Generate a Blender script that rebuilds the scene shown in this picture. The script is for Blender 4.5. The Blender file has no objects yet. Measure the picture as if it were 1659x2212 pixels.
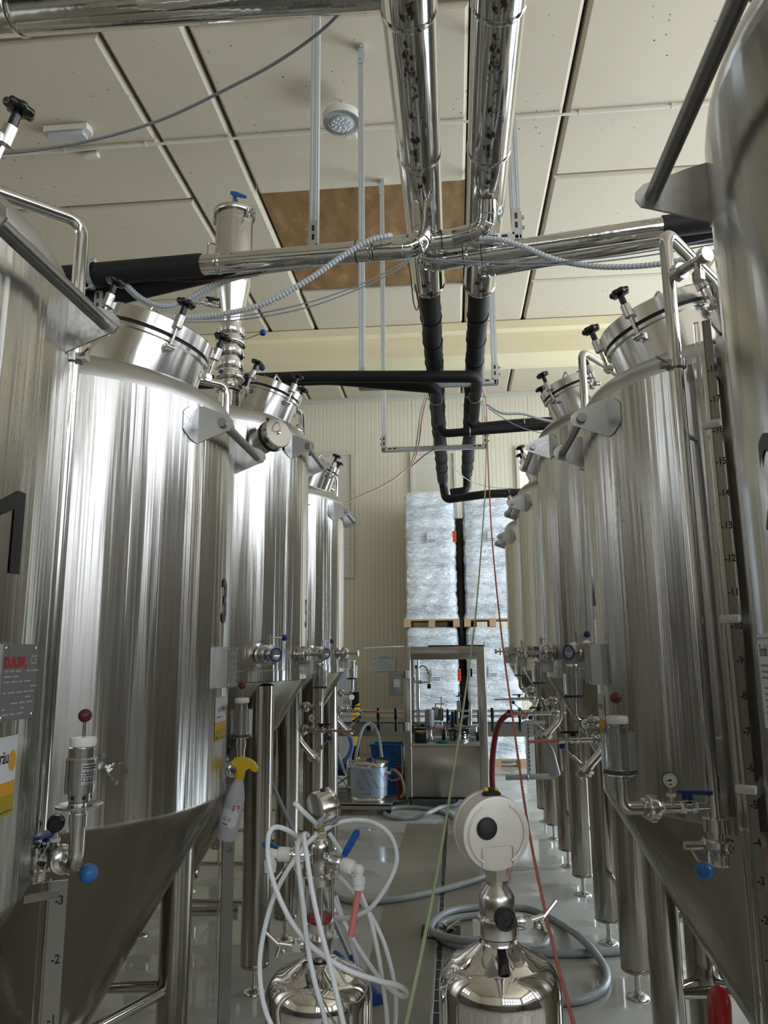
import bpy, math, random
from mathutils import Vector, Matrix
C = bpy.context.scene.collection
PI = math.pi
R_ = math.radians
random.seed(7)
V = Vector

# ---------------------------------------------------------------- camera
F = 1600.0
CAM = V((0.0, 0.0, 1.7))
PITCH, YAW, ROLL = R_(10.63), R_(5.28), R_(0.5)
fw = V((-math.sin(YAW) * math.cos(PITCH), math.cos(YAW) * math.cos(PITCH), math.sin(PITCH)))
r0 = V((math.cos(YAW), math.sin(YAW), 0))
u0 = r0.cross(fw)
cr = r0 * math.cos(ROLL) - u0 * math.sin(ROLL)
cu = u0 * math.cos(ROLL) + r0 * math.sin(ROLL)
cam = bpy.data.cameras.new('camera')
co = bpy.data.objects.new('camera', cam)
C.objects.link(co)
m = Matrix((cr, cu, -fw)).transposed().to_4x4()
m.translation = CAM
co.matrix_world = m
cam.sensor_fit = 'VERTICAL'
cam.sensor_height = 36.0
cam.lens = F / 2212 * 36.0
cam.clip_start = 0.02
bpy.context.scene.camera = co


def at(u, v, X=None, Y=None, Z=None):
    """world point seen in the direction (u, v), on a plane of constant X, Y or Z"""
    d = fw + cr * ((u - 829.5) / F) + cu * ((1106 - v) / F)
    if Y is not None:
        t = (Y - CAM.y) / d.y
    elif Z is not None:
        t = (Z - CAM.z) / d.z
    else:
        t = (X - CAM.x) / d.x
    return CAM + d * t


# ---------------------------------------------------------------- mesh builder
def frame(ax):
    ax = V(ax).normalized()
    h = V((0, 0, 1)) if abs(ax.z) < 0.9 else V((1, 0, 0))
    x = h.cross(ax).normalized()
    return x, ax.cross(x), ax


class MB:
    def __init__(s):
        s.v, s.f, s.mi, s.cur = [], [], [], 0

    def add(s, vs, fs):
        b = len(s.v)
        s.v += [V(p) for p in vs]
        s.f += [tuple(i + b for i in f) for f in fs]
        s.mi += [s.cur] * len(fs)
        return s

    def box(s, c, size, rz=0.0, M=None):
        x, y, z = [k / 2 for k in size]
        M = M or Matrix.Rotation(rz, 3, 'Z')
        c = V(c)
        vs = [c + M @ V((sx * x, sy * y, sz * z)) for sz in (-1, 1) for sy in (-1, 1) for sx in (-1, 1)]
        return s.add(vs, [(0, 2, 3, 1), (4, 5, 7, 6), (0, 1, 5, 4), (2, 6, 7, 3), (0, 4, 6, 2), (1, 3, 7, 5)])

    def rbox(s, c, size, b=0.004, rz=0.0):
        """box with bevelled vertical edges and chamfered top and bottom"""
        x, y, z = [k / 2 for k in size]
        b = min(b, x * .9, y * .9, z * .9)
        M = Matrix.Rotation(rz, 3, 'Z')
        c = V(c)
        def ring(i, h):
            return [(-x + b + i, -y + i), (x - b - i, -y + i), (x - i, -y + b + i), (x - i, y - b - i), (x - b - i, y - i), (-x + b + i, y - i), (-x + i, y - b - i), (-x + i, -y + b + i)], h
        vs = []
        for pts, h in (ring(b * .7, -z), ring(0, -z + b), ring(0, z - b), ring(b * .7, z)):
            vs += [c + M @ V((p[0], p[1], h)) for p in pts]
        fs = [tuple(range(7, -1, -1)), tuple(range(24, 32))]
        for k in range(3):
            for i in range(8):
                j = (i + 1) % 8
                fs.append((k * 8 + i, k * 8 + j, k * 8 + 8 + j, k * 8 + 8 + i))
        return s.add(vs, fs)

    def lathe(s, prof, o=(0, 0, 0), ax=(0, 0, 1), n=32, caps=True):
        x, y, z = frame(ax)
        o = V(o)
        vs, fs = [], []
        for r, h in prof:
            for i in range(n):
                t = 2 * PI * i / n
                vs.append(o + z * h + (x * math.cos(t) + y * math.sin(t)) * max(r, 1e-5))
        for k in range(len(prof) - 1):
            for i in range(n):
                j = (i + 1) % n
                fs.append((k * n + i, k * n + j, (k + 1) * n + j, (k + 1) * n + i))
        if caps:
            fs.append(tuple(range(n - 1, -1, -1)))
            fs.append(tuple(range((len(prof) - 1) * n, len(prof) * n)))
        return s.add(vs, fs)

    def cyl(s, a, b, r, r2=None, n=16):
        a, b = V(a), V(b)
        return s.lathe([(r, 0), (r if r2 is None else r2, (b - a).length)], a, b - a, n)

    def tube(s, pts, r, n=10, closed=False):
        pts = [V(p) for p in pts]
        N = len(pts)
        rr = r if isinstance(r, (list, tuple)) else [r] * N
        tg = []
        for i in range(N):
            a = pts[i - 1] if (i > 0 or closed) else pts[i]
            b = pts[(i + 1) % N] if (i < N - 1 or closed) else pts[i]
            d = b - a
            tg.append(d.normalized() if d.length > 1e-9 else V((0, 0, 1)))
        x, y, _ = frame(tg[0])
        vs, fs = [], []
        for i in range(N):
            x = x - tg[i] * x.dot(tg[i])
            x = x.normalized() if x.length > 1e-9 else frame(tg[i])[0]
            y = tg[i].cross(x)
            for k in range(n):
                t = 2 * PI * k / n
                vs.append(pts[i] + (x * math.cos(t) + y * math.sin(t)) * rr[i])
        for i in range(N if closed else N - 1):
            i2 = (i + 1) % N
            for k in range(n):
                k2 = (k + 1) % n
                fs.append((i * n + k, i * n + k2, i2 * n + k2, i2 * n + k))
        if not closed:
            fs.append(tuple(range(n - 1, -1, -1)))
            fs.append(tuple(range((N - 1) * n, N * n)))
        return s.add(vs, fs)

    def sphere(s, c, r, n=16, sq=1.0):
        pr = [(r * math.sin(PI * k / (n // 2)), -r * sq * math.cos(PI * k / (n // 2))) for k in range(n // 2 + 1)]
        return s.lathe(pr, c, (0, 0, 1), n, caps=False)

    def torus(s, c, ax, Rm, r, n=28, k=8):
        x, y, z = frame(ax)
        return s.tube([V(c) + (x * math.cos(2 * PI * i / n) + y * math.sin(2 * PI * i / n)) * Rm for i in range(n)], r, k, closed=True)

    def prism(s, poly, o, ux, uy, d):
        """2-D polygon in the frame (ux, uy), extruded by the vector d"""
        o, ux, uy, d = V(o), V(ux), V(uy), V(d)
        n = len(poly)
        a = [o + ux * p[0] + uy * p[1] for p in poly]
        vs = a + [p + d for p in a]
        fs = [tuple(range(n - 1, -1, -1)), tuple(range(n, 2 * n))]
        fs += [(i, (i + 1) % n, n + (i + 1) % n, n + i) for i in range(n)]
        if ux.cross(uy).dot(d) < 0:
            fs = [tuple(reversed(f)) for f in fs]
        return s.add(vs, fs)

    def hexa(s, a, b, r):
        return s.cyl(a, b, r, n=6)


def fillet(pts, r, n=6):
    pts = [V(p) for p in pts]
    out = [pts[0]]
    for i in range(1, len(pts) - 1):
        a, b, c = pts[i - 1], pts[i], pts[i + 1]
        d1, d2 = (a - b), (c - b)
        rr = min(r, d1.length * .49, d2.length * .49)
        p, q = b + d1.normalized() * rr, b + d2.normalized() * rr
        for k in range(n + 1):
            t = k / n
            out.append(p * (1 - t) ** 2 + b * 2 * t * (1 - t) + q * t * t)
    out.append(pts[-1])
    return out


def spline(pts, n=8):
    pts = [V(p) for p in pts]
    P = [pts[0] * 2 - pts[1]] + pts + [pts[-1] * 2 - pts[-2]]
    out = []
    for i in range(1, len(P) - 2):
        a, b, c, d = P[i - 1], P[i], P[i + 1], P[i + 2]
        for k in range(n):
            t = k / n
            out.append(.5 * ((2 * b) + (c - a) * t + (2 * a - 5 * b + 4 * c - d) * t * t + (3 * b - a - 3 * c + d) * t ** 3))
    out.append(pts[-1])
    return out


def resample(pts, step):
    out = [pts[0]]
    acc = 0.0
    for a, b in zip(pts, pts[1:]):
        L = (b - a).length
        if L < 1e-9:
            continue
        p = step - acc
        while p <= L:
            out.append(a + (b - a) * (p / L))
            p += step
        acc = L - (p - step)
    return out


def ribbed(mb, pts, r, pitch=.012, amp=.12, n=10):
    q = resample(pts, pitch / 2)
    mb.tube(q, [r * (1 + amp if i % 2 else 1 - amp) for i in range(len(q))], n)
    return mb


ROOT = {}


def obj(name, mb, mats, parent=None, sharp=38, loc=None):
    me = bpy.data.meshes.new(name)
    if parent is None:
        if loc is None:
            xs = [p.x for p in mb.v]; ys = [p.y for p in mb.v]; zs = [p.z for p in mb.v]
            loc = V(((min(xs) + max(xs)) / 2, (min(ys) + max(ys)) / 2, min(zs)))
        base = V(loc)
    else:
        base = ROOT[parent.name]
    me.from_pydata([tuple(p - base) for p in mb.v], [], mb.f)
    if not isinstance(mats, (list, tuple)):
        mats = [mats]
    for mm in mats:
        me.materials.append(mm)
    me.polygons.foreach_set('material_index', mb.mi)
    me.polygons.foreach_set('use_smooth', [True] * len(mb.f))
    me.update()
    me.set_sharp_from_angle(angle=R_(sharp))
    o = bpy.data.objects.new(name, me)
    C.objects.link(o)
    if parent is None:
        o.location = base
    else:
        o.parent = parent
    ROOT[o.name] = base
    return o


def thing(name, label, cat, loc, group=None):
    o = bpy.data.objects.new(name, None)
    o.empty_display_size = .1
    C.objects.link(o)
    o.location = loc
    ROOT[o.name] = V(loc)
    return tag(o, label, cat, group)


def tag(o, label, cat, group=None, kind=None):
    o['label'] = label
    o['category'] = cat
    if group:
        o['group'] = group
    if kind:
        o['kind'] = kind
    return o


def struct(name, mb, mats, sharp=38):
    o = obj(name, mb, mats, None, sharp, loc=(0, 0, 0))
    o['kind'] = 'structure'
    return o


_txt = {}


def text_geo(body, size, sx=1.0, bold=0.0, align='CENTER'):
    """flat lettering as 2-D triangles, centred on the baseline"""
    k = (body, size, sx, bold, align)
    if k in _txt:
        return _txt[k]
    cu_ = bpy.data.curves.new('lettering', 'FONT')
    cu_.body = body
    cu_.size = size
    cu_.align_x = align
    cu_.offset = bold
    cu_.resolution_u = 4
    ob = bpy.data.objects.new('lettering', cu_)
    C.objects.link(ob)
    dg = bpy.context.evaluated_depsgraph_get()
    me = ob.evaluated_get(dg).to_mesh()
    vs = [(p.co.x * sx, p.co.y) for p in me.vertices]
    fs = [tuple(p.vertices) for p in me.polygons]
    ob.evaluated_get(dg).to_mesh_clear()
    bpy.data.objects.remove(ob)
    bpy.data.curves.remove(cu_)
    _txt[k] = (vs, fs)
    return vs, fs


def write(mb, body, size, o, ux, uy, off=.001, sx=1.0, bold=0.0, align='CENTER'):
    vs, fs = text_geo(body, size, sx, bold, align)
    o, ux, uy = V(o), V(ux).normalized(), V(uy).normalized()
    nn = ux.cross(uy) * off
    mb.add([o + ux * p[0] + uy * p[1] + nn for p in vs], fs)
    return mb
# ---------------------------------------------------------------- materials
def mat(name, col, rough=.5, metal=0.0, **kw):
    mt = bpy.data.materials.new(name)
    mt.use_nodes = True
    b = mt.node_tree.nodes['Principled BSDF']
    b.inputs['Base Color'].default_value = (*col, 1)
    b.inputs['Roughness'].default_value = rough
    b.inputs['Metallic'].default_value = metal
    for k, v in kw.items():
        b.inputs[k.replace('_', ' ')].default_value = v
    return mt


def N(mt, t, **kw):
    n = mt.node_tree.nodes.new(t)
    for k, v in kw.items():
        setattr(n, k, v)
    return n


def L(mt, a, b):
    mt.node_tree.links.new(a, b)


def coords(mt, scale, kind='Object'):
    tc = N(mt, 'ShaderNodeTexCoord')
    mp = N(mt, 'ShaderNodeMapping')
    mp.inputs['Scale'].default_value = scale
    L(mt, tc.outputs[kind], mp.inputs['Vector'])
    return mp.outputs['Vector']


def noise(mt, vec, scale, detail=3, rough=.5):
    n = N(mt, 'ShaderNodeTexNoise')
    n.inputs['Scale'].default_value = scale
    n.inputs['Detail'].default_value = detail
    n.inputs['Roughness'].default_value = rough
    L(mt, vec, n.inputs['Vector'])
    return n.outputs['Fac']


def ramp(mt, fac, stops):
    r = N(mt, 'ShaderNodeValToRGB')
    el = r.color_ramp.elements
    while len(el) > len(stops):
        el.remove(el[-1])
    while len(el) < len(stops):
        el.new(1)
    for e, (p, c) in zip(el, stops):
        e.position = p
        e.color = (*c, 1) if len(c) == 3 else c
    L(mt, fac, r.inputs['Fac'])
    return r.outputs['Color']


def rough_noise(mt, scale, lo, hi, k=8):
    b = mt.node_tree.nodes['Principled BSDF']
    f = noise(mt, coords(mt, scale), k)
    mr = N(mt, 'ShaderNodeMapRange')
    mr.inputs['From Min'].default_value = .3
    mr.inputs['From Max'].default_value = .7
    mr.inputs['To Min'].default_value = lo
    mr.inputs['To Max'].default_value = hi
    L(mt, f, mr.inputs['Value'])
    L(mt, mr.outputs['Result'], b.inputs['Roughness'])


def bump(mt, fac, strength, dist=.01, prev=None):
    bn = N(mt, 'ShaderNodeBump')
    bn.inputs['Strength'].default_value = strength
    bn.inputs['Distance'].default_value = dist
    L(mt, fac, bn.inputs['Height'])
    if prev:
        L(mt, prev, bn.inputs['Normal'])
    return bn.outputs['Normal']


def to(mt, sock, name):
    L(mt, sock, mt.node_tree.nodes['Principled BSDF'].inputs[name])


def shell_steel(name, col, rough, aniso, wave, spots=0.0, vert=True):
    """stainless sheet brushed around the vessel: reflections smear along its height"""
    mt = mat(name, col, rough, 1.0)
    b = mt.node_tree.nodes['Principled BSDF']
    if aniso:
        b.inputs['Anisotropic'].default_value = aniso
        b.inputs['Anisotropic Rotation'].default_value = .25
        tn = N(mt, 'ShaderNodeTangent', direction_type='RADIAL', axis='Z')
        L(mt, tn.outputs['Tangent'], b.inputs['Tangent'])
    f1 = noise(mt, coords(mt, (13, 13, .5)), 1.0, 2)
    f2 = noise(mt, coords(mt, (60, 60, .5)), 1.0, 2)
    n1 = bump(mt, f1, wave, .02)
    n2 = bump(mt, f2, wave * .8, .003, n1)
    to(mt, n2, 'Normal')
    if spots:
        f3 = noise(mt, coords(mt, (130, 130, 80)), 1.0, 2)
        f4 = noise(mt, coords(mt, (3, 3, 1.2)), 1.0, 2)
        mul = N(mt, 'ShaderNodeMath', operation='MULTIPLY')
        L(mt, f3, mul.inputs[0])
        L(mt, f4, mul.inputs[1])
        c = ramp(mt, mul.outputs[0], [(.40, col), (.44, tuple(k * (1 - spots) for k in col))])
        to(mt, c, 'Base Color')
    return mt


M_ = {}
M_['shell'] = shell_steel('brushed stainless shell', (.55, .532, .50), .23, .80, .45, .22)
M_['shellsmooth'] = shell_steel('smooth grey stainless shell', (.50, .49, .48), .17, .6, .10)
M_['dome'] = shell_steel('satin stainless dome', (.55, .545, .53), .36, 0, .02)
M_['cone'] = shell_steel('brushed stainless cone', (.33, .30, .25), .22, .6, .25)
M_['polish'] = shell_steel('shiny stainless lid', (.70, .69, .67), .17, 0, .04)
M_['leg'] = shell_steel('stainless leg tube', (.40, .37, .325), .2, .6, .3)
M_['pipe'] = mat('polished stainless pipe', (.68, .67, .65), .14, 1)
M_['fit'] = mat('stainless fitting', (.60, .585, .56), .22, 1)
M_['plate'] = mat('stainless plate', (.58, .58, .57), .36, 1)
rough_noise(M_['plate'], (14, 14, 14), .28, .48)
M_['castalu'] = mat('matt cast aluminium', (.66, .635, .58), .55, .55)
M_['gasketred'] = mat('dull red gasket', (.30, .03, .03), .5)
M_['scale'] = mat('dull scale bar', (.27, .255, .23), .32, 1)
M_['mirror'] = mat('mirror polished steel', (.72, .70, .67), .05, 1)
M_['rail'] = mat('dark satin steel bar', (.34, .33, .32), .30, 1)
M_['duct'] = mat('polished duct cladding', (.66, .65, .63), .10, 1)
nz = noise(M_['duct'], coords(M_['duct'], (16, .6, 16)), 1.0, 2)
to(M_['duct'], bump(M_['duct'], nz, .10, .02), 'Normal')
M_['zinc'] = mat('galvanised steel', (.60, .64, .67), .42, .85)
rough_noise(M_['zinc'], (40, 40, 40), .3, .55)
M_['foam'] = mat('black insulation foam', (.006, .0062, .007), .6)
M_['blackplastic'] = mat('black plastic', (.008, .008, .009), .22)
M_['rubber'] = mat('black rubber', (.01, .01, .01), .6)
M_['decal'] = mat('black vinyl', (.012, .012, .013), .4)
M_['blue'] = mat('blue plastic', (.012, .035, .22), .3)
M_['ltblue'] = mat('light blue ball', (.035, .19, .52), .35)
M_['lever'] = mat('blue lever sleeve', (.01, .075, .33), .35)
M_['maroon'] = mat('maroon ball', (.105, .012, .016), .35)
M_['white'] = mat('white plastic', (.78, .78, .76), .35)
M_['ptfe'] = mat('white tape', (.75, .75, .75), .6)
M_['clear'] = mat('clear acrylic', (.97, .98, .98), .06, Transmission_Weight=.96, IOR=1.42)
M_['glass'] = mat('clear glass', (1, 1, 1), .02, Transmission_Weight=1.0, IOR=1.15)
M_['brass'] = mat('brass', (.42, .30, .10), .35, 1)
M_['cream'] = mat('cream sheet', (.80, .76, .66), .5)
M_['paper'] = mat('white paper', (.70, .72, .75), .5)
M_['amber'] = mat('amber print', (.72, .36, .02), .45)
M_['olive'] = mat('ochre print', (.42, .31, .015), .45)
M_['grayprint'] = mat('grey print', (.22, .22, .23), .5)
M_['redprint'] = mat('red marker', (.42, .02, .03), .5)
M_['engrave'] = mat('etched plate face', (.30, .30, .30), .45, .7)
M_['engraveink'] = mat('etched ink', (.48, .48, .48), .5, .4)
M_['tubing'] = mat('milky tubing', (.80, .81, .83), .25, Transmission_Weight=.04, Subsurface_Weight=.15, IOR=1.3)
M_['pink'] = mat('pink tube', (.62, .20, .18), .3)
M_['greentube'] = mat('pale green tube', (.50, .62, .36), .35)
M_['redtube'] = mat('red striped tube', (.66, .16, .13), .35)
M_['redhose'] = mat('red rubber hose', (.20, .008, .012), .45)
M_['greyhose'] = mat('grey ribbed hose', (.36, .39, .39), .35)
M_['conduit'] = mat('pale grey conduit', (.58, .62, .64), .45)
M_['cable'] = mat('grey cable', (.34, .37, .42), .5)
M_['browncable'] = mat('red brown cable', (.14, .03, .02), .5)
M_['copper'] = mat('brown board', (.3, .15, .05), .5)
M_['hdpe'] = mat('milky bottle', (.62, .63, .65), .35, Transmission_Weight=.25, IOR=1.3)
M_['yellow'] = mat('yellow plastic', (.72, .47, .02), .35)
M_['red'] = mat('red plastic', (.5, .02, .02), .35)
M_['crate'] = mat('blue crate', (.012, .13, .42), .4)
M_['wood'] = mat('pallet wood', (.46, .30, .16), .7)
M_['dark'] = mat('dark cavity', (.012, .012, .012), .6)
M_['lens'] = mat('grey lamp lens', (.45, .46, .46), .25)
M_['greypaint'] = mat('grey painted metal', (.30, .31, .32), .45)
M_['offwhite'] = mat('off white plastic', (.66, .63, .54), .45)
M_['magenta'] = mat('magenta print', (.55, .03, .2), .5)
M_['orange'] = mat('orange label', (.85, .11, .03), .5)
M_['greenhose'] = mat('green hose', (.02, .16, .06), .4)
M_['bluecloth'] = mat('blue mop', (.02, .06, .28), .7)
M_['bluehose'] = mat('blue corrugated hose', (.07, .14, .38), .4)

# --- speckled dirt under the ducts
mt = M_['ductdirty'] = mat('stained duct cladding', (.66, .65, .63), .10, 1)
b = mt.node_tree.nodes['Principled BSDF']
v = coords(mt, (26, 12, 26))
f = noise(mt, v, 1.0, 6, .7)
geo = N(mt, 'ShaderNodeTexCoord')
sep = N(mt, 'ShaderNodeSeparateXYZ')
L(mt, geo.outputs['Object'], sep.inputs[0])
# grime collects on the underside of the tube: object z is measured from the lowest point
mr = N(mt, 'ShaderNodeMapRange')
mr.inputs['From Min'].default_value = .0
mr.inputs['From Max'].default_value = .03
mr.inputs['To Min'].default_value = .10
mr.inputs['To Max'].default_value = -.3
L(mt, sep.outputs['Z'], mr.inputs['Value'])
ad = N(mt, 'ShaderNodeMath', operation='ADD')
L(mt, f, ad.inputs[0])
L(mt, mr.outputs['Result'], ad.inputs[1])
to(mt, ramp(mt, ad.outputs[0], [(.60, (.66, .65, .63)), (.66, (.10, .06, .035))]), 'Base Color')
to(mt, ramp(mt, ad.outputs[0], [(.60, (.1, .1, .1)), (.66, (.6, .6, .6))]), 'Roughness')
nz = noise(mt, coords(mt, (16, .6, 16)), 1.0, 2)
to(mt, bump(mt, nz, .10, .02), 'Normal')

# --- foam wrap
nz = noise(M_['foam'], coords(M_['foam'], (30, 30, 30)), 1.0, 3)
to(M_['foam'], bump(M_['foam'], nz, .25, .004), 'Normal')

# --- concrete ceiling with pits
mt = M_['ceiling'] = mat('pitted concrete ceiling', (.46, .43, .36), .85)
f1 = noise(mt, coords(mt, (.5, .5, .5)), 1.0, 4)
base = ramp(mt, f1, [(.3, (.57, .49, .365)), (.7, (.63, .545, .41))])
vo = N(mt, 'ShaderNodeTexVoronoi')
vo.inputs['Scale'].default_value = 12.0
L(mt, coords(mt, (1, 1, 1)), vo.inputs['Vector'])
f2 = noise(mt, coords(mt, (1.1, 1.1, 1.1)), 1.0, 1)
th = N(mt, 'ShaderNodeMapRange')
th.inputs['From Min'].default_value = .36
th.inputs['From Max'].default_value = .65
th.inputs['To Min'].default_value = -.02
th.inputs['To Max'].default_value = .11
L(mt, f2, th.inputs['Value'])
lt = N(mt, 'ShaderNodeMath', operation='LESS_THAN')
L(mt, vo.outputs['Distance'], lt.inputs[0])
L(mt, th.outputs['Result'], lt.inputs[1])
mx = N(mt, 'ShaderNodeMix', data_type='RGBA')
L(mt, lt.outputs[0], mx.inputs[0])
L(mt, base, mx.inputs[6])
mx.inputs[7].default_value = (.14, .12, .09, 1)
to(mt, mx.outputs[2], 'Base Color')

mt = M_['beam'] = mat('cream painted concrete beam', (.70, .63, .46), .7)
f1 = noise(mt, coords(mt, (.8, .8, 6)), 1.0, 3)
to(mt, ramp(mt, f1, [(.3, (.76, .65, .41)), (.7, (.82, .71, .47))]), 'Base Color')

mt = M_['wallpanel'] = mat('cream sandwich panel', (.76, .70, .545), .45)
M_['added_dark'] = mat('added dark cladding', (.10, .09, .08), .6)

# --- brown board in the ceiling
mt = M_['copper']
f1 = noise(mt, coords(mt, (5, 2.2, 5)), 1.0, 5, .65)
to(mt, ramp(mt, f1, [(.32, (.16, .085, .03)), (.55, (.27, .145, .055)), (.72, (.40, .25, .12))]), 'Base Color')
M_['copper'].node_tree.nodes['Principled BSDF'].inputs['Roughness'].default_value = .45

# --- floor
mt = M_['floor'] = mat('grey epoxy floor', (.36, .36, .32), .35)
f1 = noise(mt, coords(mt, (.55, .8, 1)), 1.0, 3)
base = ramp(mt, f1, [(.30, (.38, .38, .35)), (.52, (.45, .45, .41)), (.75, (.49, .485, .44))])
f2 = noise(mt, coords(mt, (.9, 1.3, 1)), 1.0, 2)
tan = ramp(mt, f2, [(.55, (0, 0, 0)), (.60, (.45, .45, .45))])
mx = N(mt, 'ShaderNodeMix', data_type='RGBA')
L(mt, tan, mx.inputs[0])
L(mt, base, mx.inputs[6])
mx.inputs[7].default_value = (.34, .30, .225, 1)
to(mt, mx.outputs[2], 'Base Color')
f3 = noise(mt, coords(mt, (1.2, 2.0, 1)), 1.0, 2)
to(mt, ramp(mt, f3, [(.48, (.42, .42, .42)), (.54, (.07, .07, .07))]), 'Roughness')
nz = noise(mt, coords(mt, (60, 60, 60)), 1.0, 2)
to(mt, bump(mt, nz, .04, .002), 'Normal')

mt = M_['drainplate'] = mat('stained channel strip', (.24, .215, .165), .5)
f1 = noise(mt, coords(mt, (3, .7, 1)), 1.0, 4)
to(mt, ramp(mt, f1, [(.3, (.20, .185, .14)), (.7, (.30, .275, .22))]), 'Base Color')

# --- stretch film
mt = M_['film'] = mat('stretch film', (.78, .83, .88), .16)
f1 = noise(mt, coords(mt, (1.6, 1.6, 7)), 1.0, 5, .62)
f2 = noise(mt, coords(mt, (9, 9, 22)), 1.0, 4, .6)
n1 = bump(mt, f1, 1.0, .11)
to(mt, bump(mt, f2, .6, .02, n1), 'Normal')
f3 = noise(mt, coords(mt, (.9, .9, 8)), 1.0, 4)
to(mt, ramp(mt, f3, [(.40, (.62, .68, .74)), (.50, (.80, .85, .90)), (.62, (.92, .95, .98))]), 'Base Color')
mt.node_tree.nodes['Principled BSDF'].inputs['Coat Weight'].default_value = 1.0
M_['gapfill'] = mat('black gap filler', (.01, .01, .012), .2)

mt = M_['cabinet'] = mat('brushed cabinet steel', (.40, .37, .33), .36, 1)
rough_noise(mt, (3, 3, 40), .3, .42)

mt = M_['barrelfilm'] = mat('steel under blue film', (.36, .42, .50), .4, .5)

# --- daylight panes
def sky(name, col, st):
    mt = bpy.data.materials.new(name)
    mt.use_nodes = True
    nt = mt.node_tree
    nt.nodes.clear()
    e = nt.nodes.new('ShaderNodeEmission')
    e.inputs['Color'].default_value = (*col, 1)
    e.inputs['Strength'].default_value = st
    o = nt.nodes.new('ShaderNodeOutputMaterial')
    nt.links.new(e.outputs[0], o.inputs[0])
    return mt
# ---------------------------------------------------------------- the hall
H = 6.3
XL, XR, YB, YF = -7.0, 6.2, -7.0, 13.0

b = MB()
b.box(((XL + XR) / 2, (YB + YF) / 2, -.05), (XR - XL, YF - YB, .1))
struct('floor', b, M_['floor'])

# ceiling: coffered bays between ribs, bevelled edges and dark gaps
b = MB()
def slab(x0, x1, y0, y1, z=H, g=.018, bev=.028):
    x0, x1, y0, y1 = x0 + g, x1 - g, y0 + g, y1 - g
    vs = [(x0 + bev, y0 + bev, z), (x1 - bev, y0 + bev, z), (x1 - bev, y1 - bev, z), (x0 + bev, y1 - bev, z),
          (x0, y0, z + bev), (x1, y0, z + bev), (x1, y1, z + bev), (x0, y1, z + bev),
          (x0, y0, z + .12), (x1, y0, z + .12), (x1, y1, z + .12), (x0, y1, z + .12)]
    fs = [(3, 2, 1, 0)]
    for k in (0, 4):
        for i in range(4):
            j = (i + 1) % 4
            fs.append((k + i, k + j, k + 4 + j, k + 4 + i))
    b.add(vs, fs)
joints = [YB, -3.9, -1.75, .38, 2.5, 4.62, 6.73, 8.85, 10.97, YF]
bays = [(-7.0, -5.45), (-4.7, -2.57), (-1.89, .24), (1.074, 3.2), (4.0, XR)]
ribs = [(-5.45, -4.7), (-2.57, -1.89), (.24, 1.074), (3.2, 4.0)]
for x0, x1 in ribs:
    slab(x0, x1, YB, YF)
for x0, x1 in bays:
    for y0, y1 in zip(joints, joints[1:]):
        if (x0, y0) == (-1.89, 6.73):
            continue
        slab(x0, x1, y0, y1)
b.cur = 1
b.box(((XL + XR) / 2, (YB + YF) / 2, H + .17), (XR - XL, YF - YB, .1))
struct('ceiling', b, [M_['ceiling'], M_['dark']], 20)

b = MB()
b.box((-.825, 7.79, H + .06), (2.10, 2.09, .03))
tag(obj('ceiling_board', b, M_['copper']), 'mottled brown board closing a square bay of the concrete ceiling', 'board')

# cross beam and the smaller ledge behind it
b = MB()
b.prism([(10.0, 5.82), (10.5, 5.82), (10.5, 6.29), (9.94, 6.29), (9.94, 6.17), (10.0, 6.13)], (XL, 0, 0), (0, 1, 0), (0, 0, 1), (XR - XL, 0, 0))
b.prism([(10.9, 6.05), (11.2, 6.05), (11.2, 6.29), (10.9, 6.29)], (XL, 0, 0), (0, 1, 0), (0, 0, 1), (XR - XL, 0, 0))
struct('trim_1', b, M_['beam'])

# ribbed sandwich panel walls
def ribbed_wall(name, p0, p1, inward, pitch=.075):
    p0, p1, inward = V(p0), V(p1), V(inward)
    d = (p1 - p0)
    Ln = d.length
    d.normalize()
    n = int(Ln / pitch)
    prof = []
    for i in range(n):
        s0 = i * pitch
        big = (i % 14 == 0)
        w = .008 if not big else .013
        prof += [(s0, 0), (s0 + w, -.0055 if not big else -.013), (s0 + 2 * w, 0)]
    prof.append((Ln, 0))
    mb = MB()
    vs = []
    for s, q in prof:
        a = p0 + d * s + inward * q
        vs += [a, a + V((0, 0, H + .15))]
    fs = [(2 * i, 2 * i + 2, 2 * i + 3, 2 * i + 1) for i in range(len(prof) - 1)]
    mb.add(vs, fs)
    mb.box((p0 + p1) / 2 - inward * .09 + V((0, 0, H / 2 + .05)), (abs(p1.x - p0.x) + .14, abs(p1.y - p0.y) + .14, H + .1))
    return struct(name, mb, M_['wallpanel'], 10)
ribbed_wall('wall_far', (XL, YF, 0), (XR, YF, 0), (0, -1, 0))
ribbed_wall('wall_back', (XR, YB, 0), (XL, YB, 0), (0, 1, 0), .3)
ribbed_wall('wall_left', (XL, YB, 0), (XL, YF, 0), (1, 0, 0), .3)
ribbed_wall('wall_right', (XR, YF, 0), (XR, YB, 0), (-1, 0, 0), .3)
b = MB()
b.box(((XL + XR) / 2, YF - .012, H - .03), (XR - XL, .02, .10))
struct('trim_2', b, M_['offwhite'])

b = MB()
a_, b_ = at(1112, 836, Y=12.96), at(1206, 829, Y=12.96)
b.box(((a_.x + b_.x) / 2, 12.965, a_.z), (b_.x - a_.x, .03, .06))
tag(obj('timber_strip', b, M_['wood']), 'short bare timber strip at the joint of far wall and ceiling', 'strip')
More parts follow.
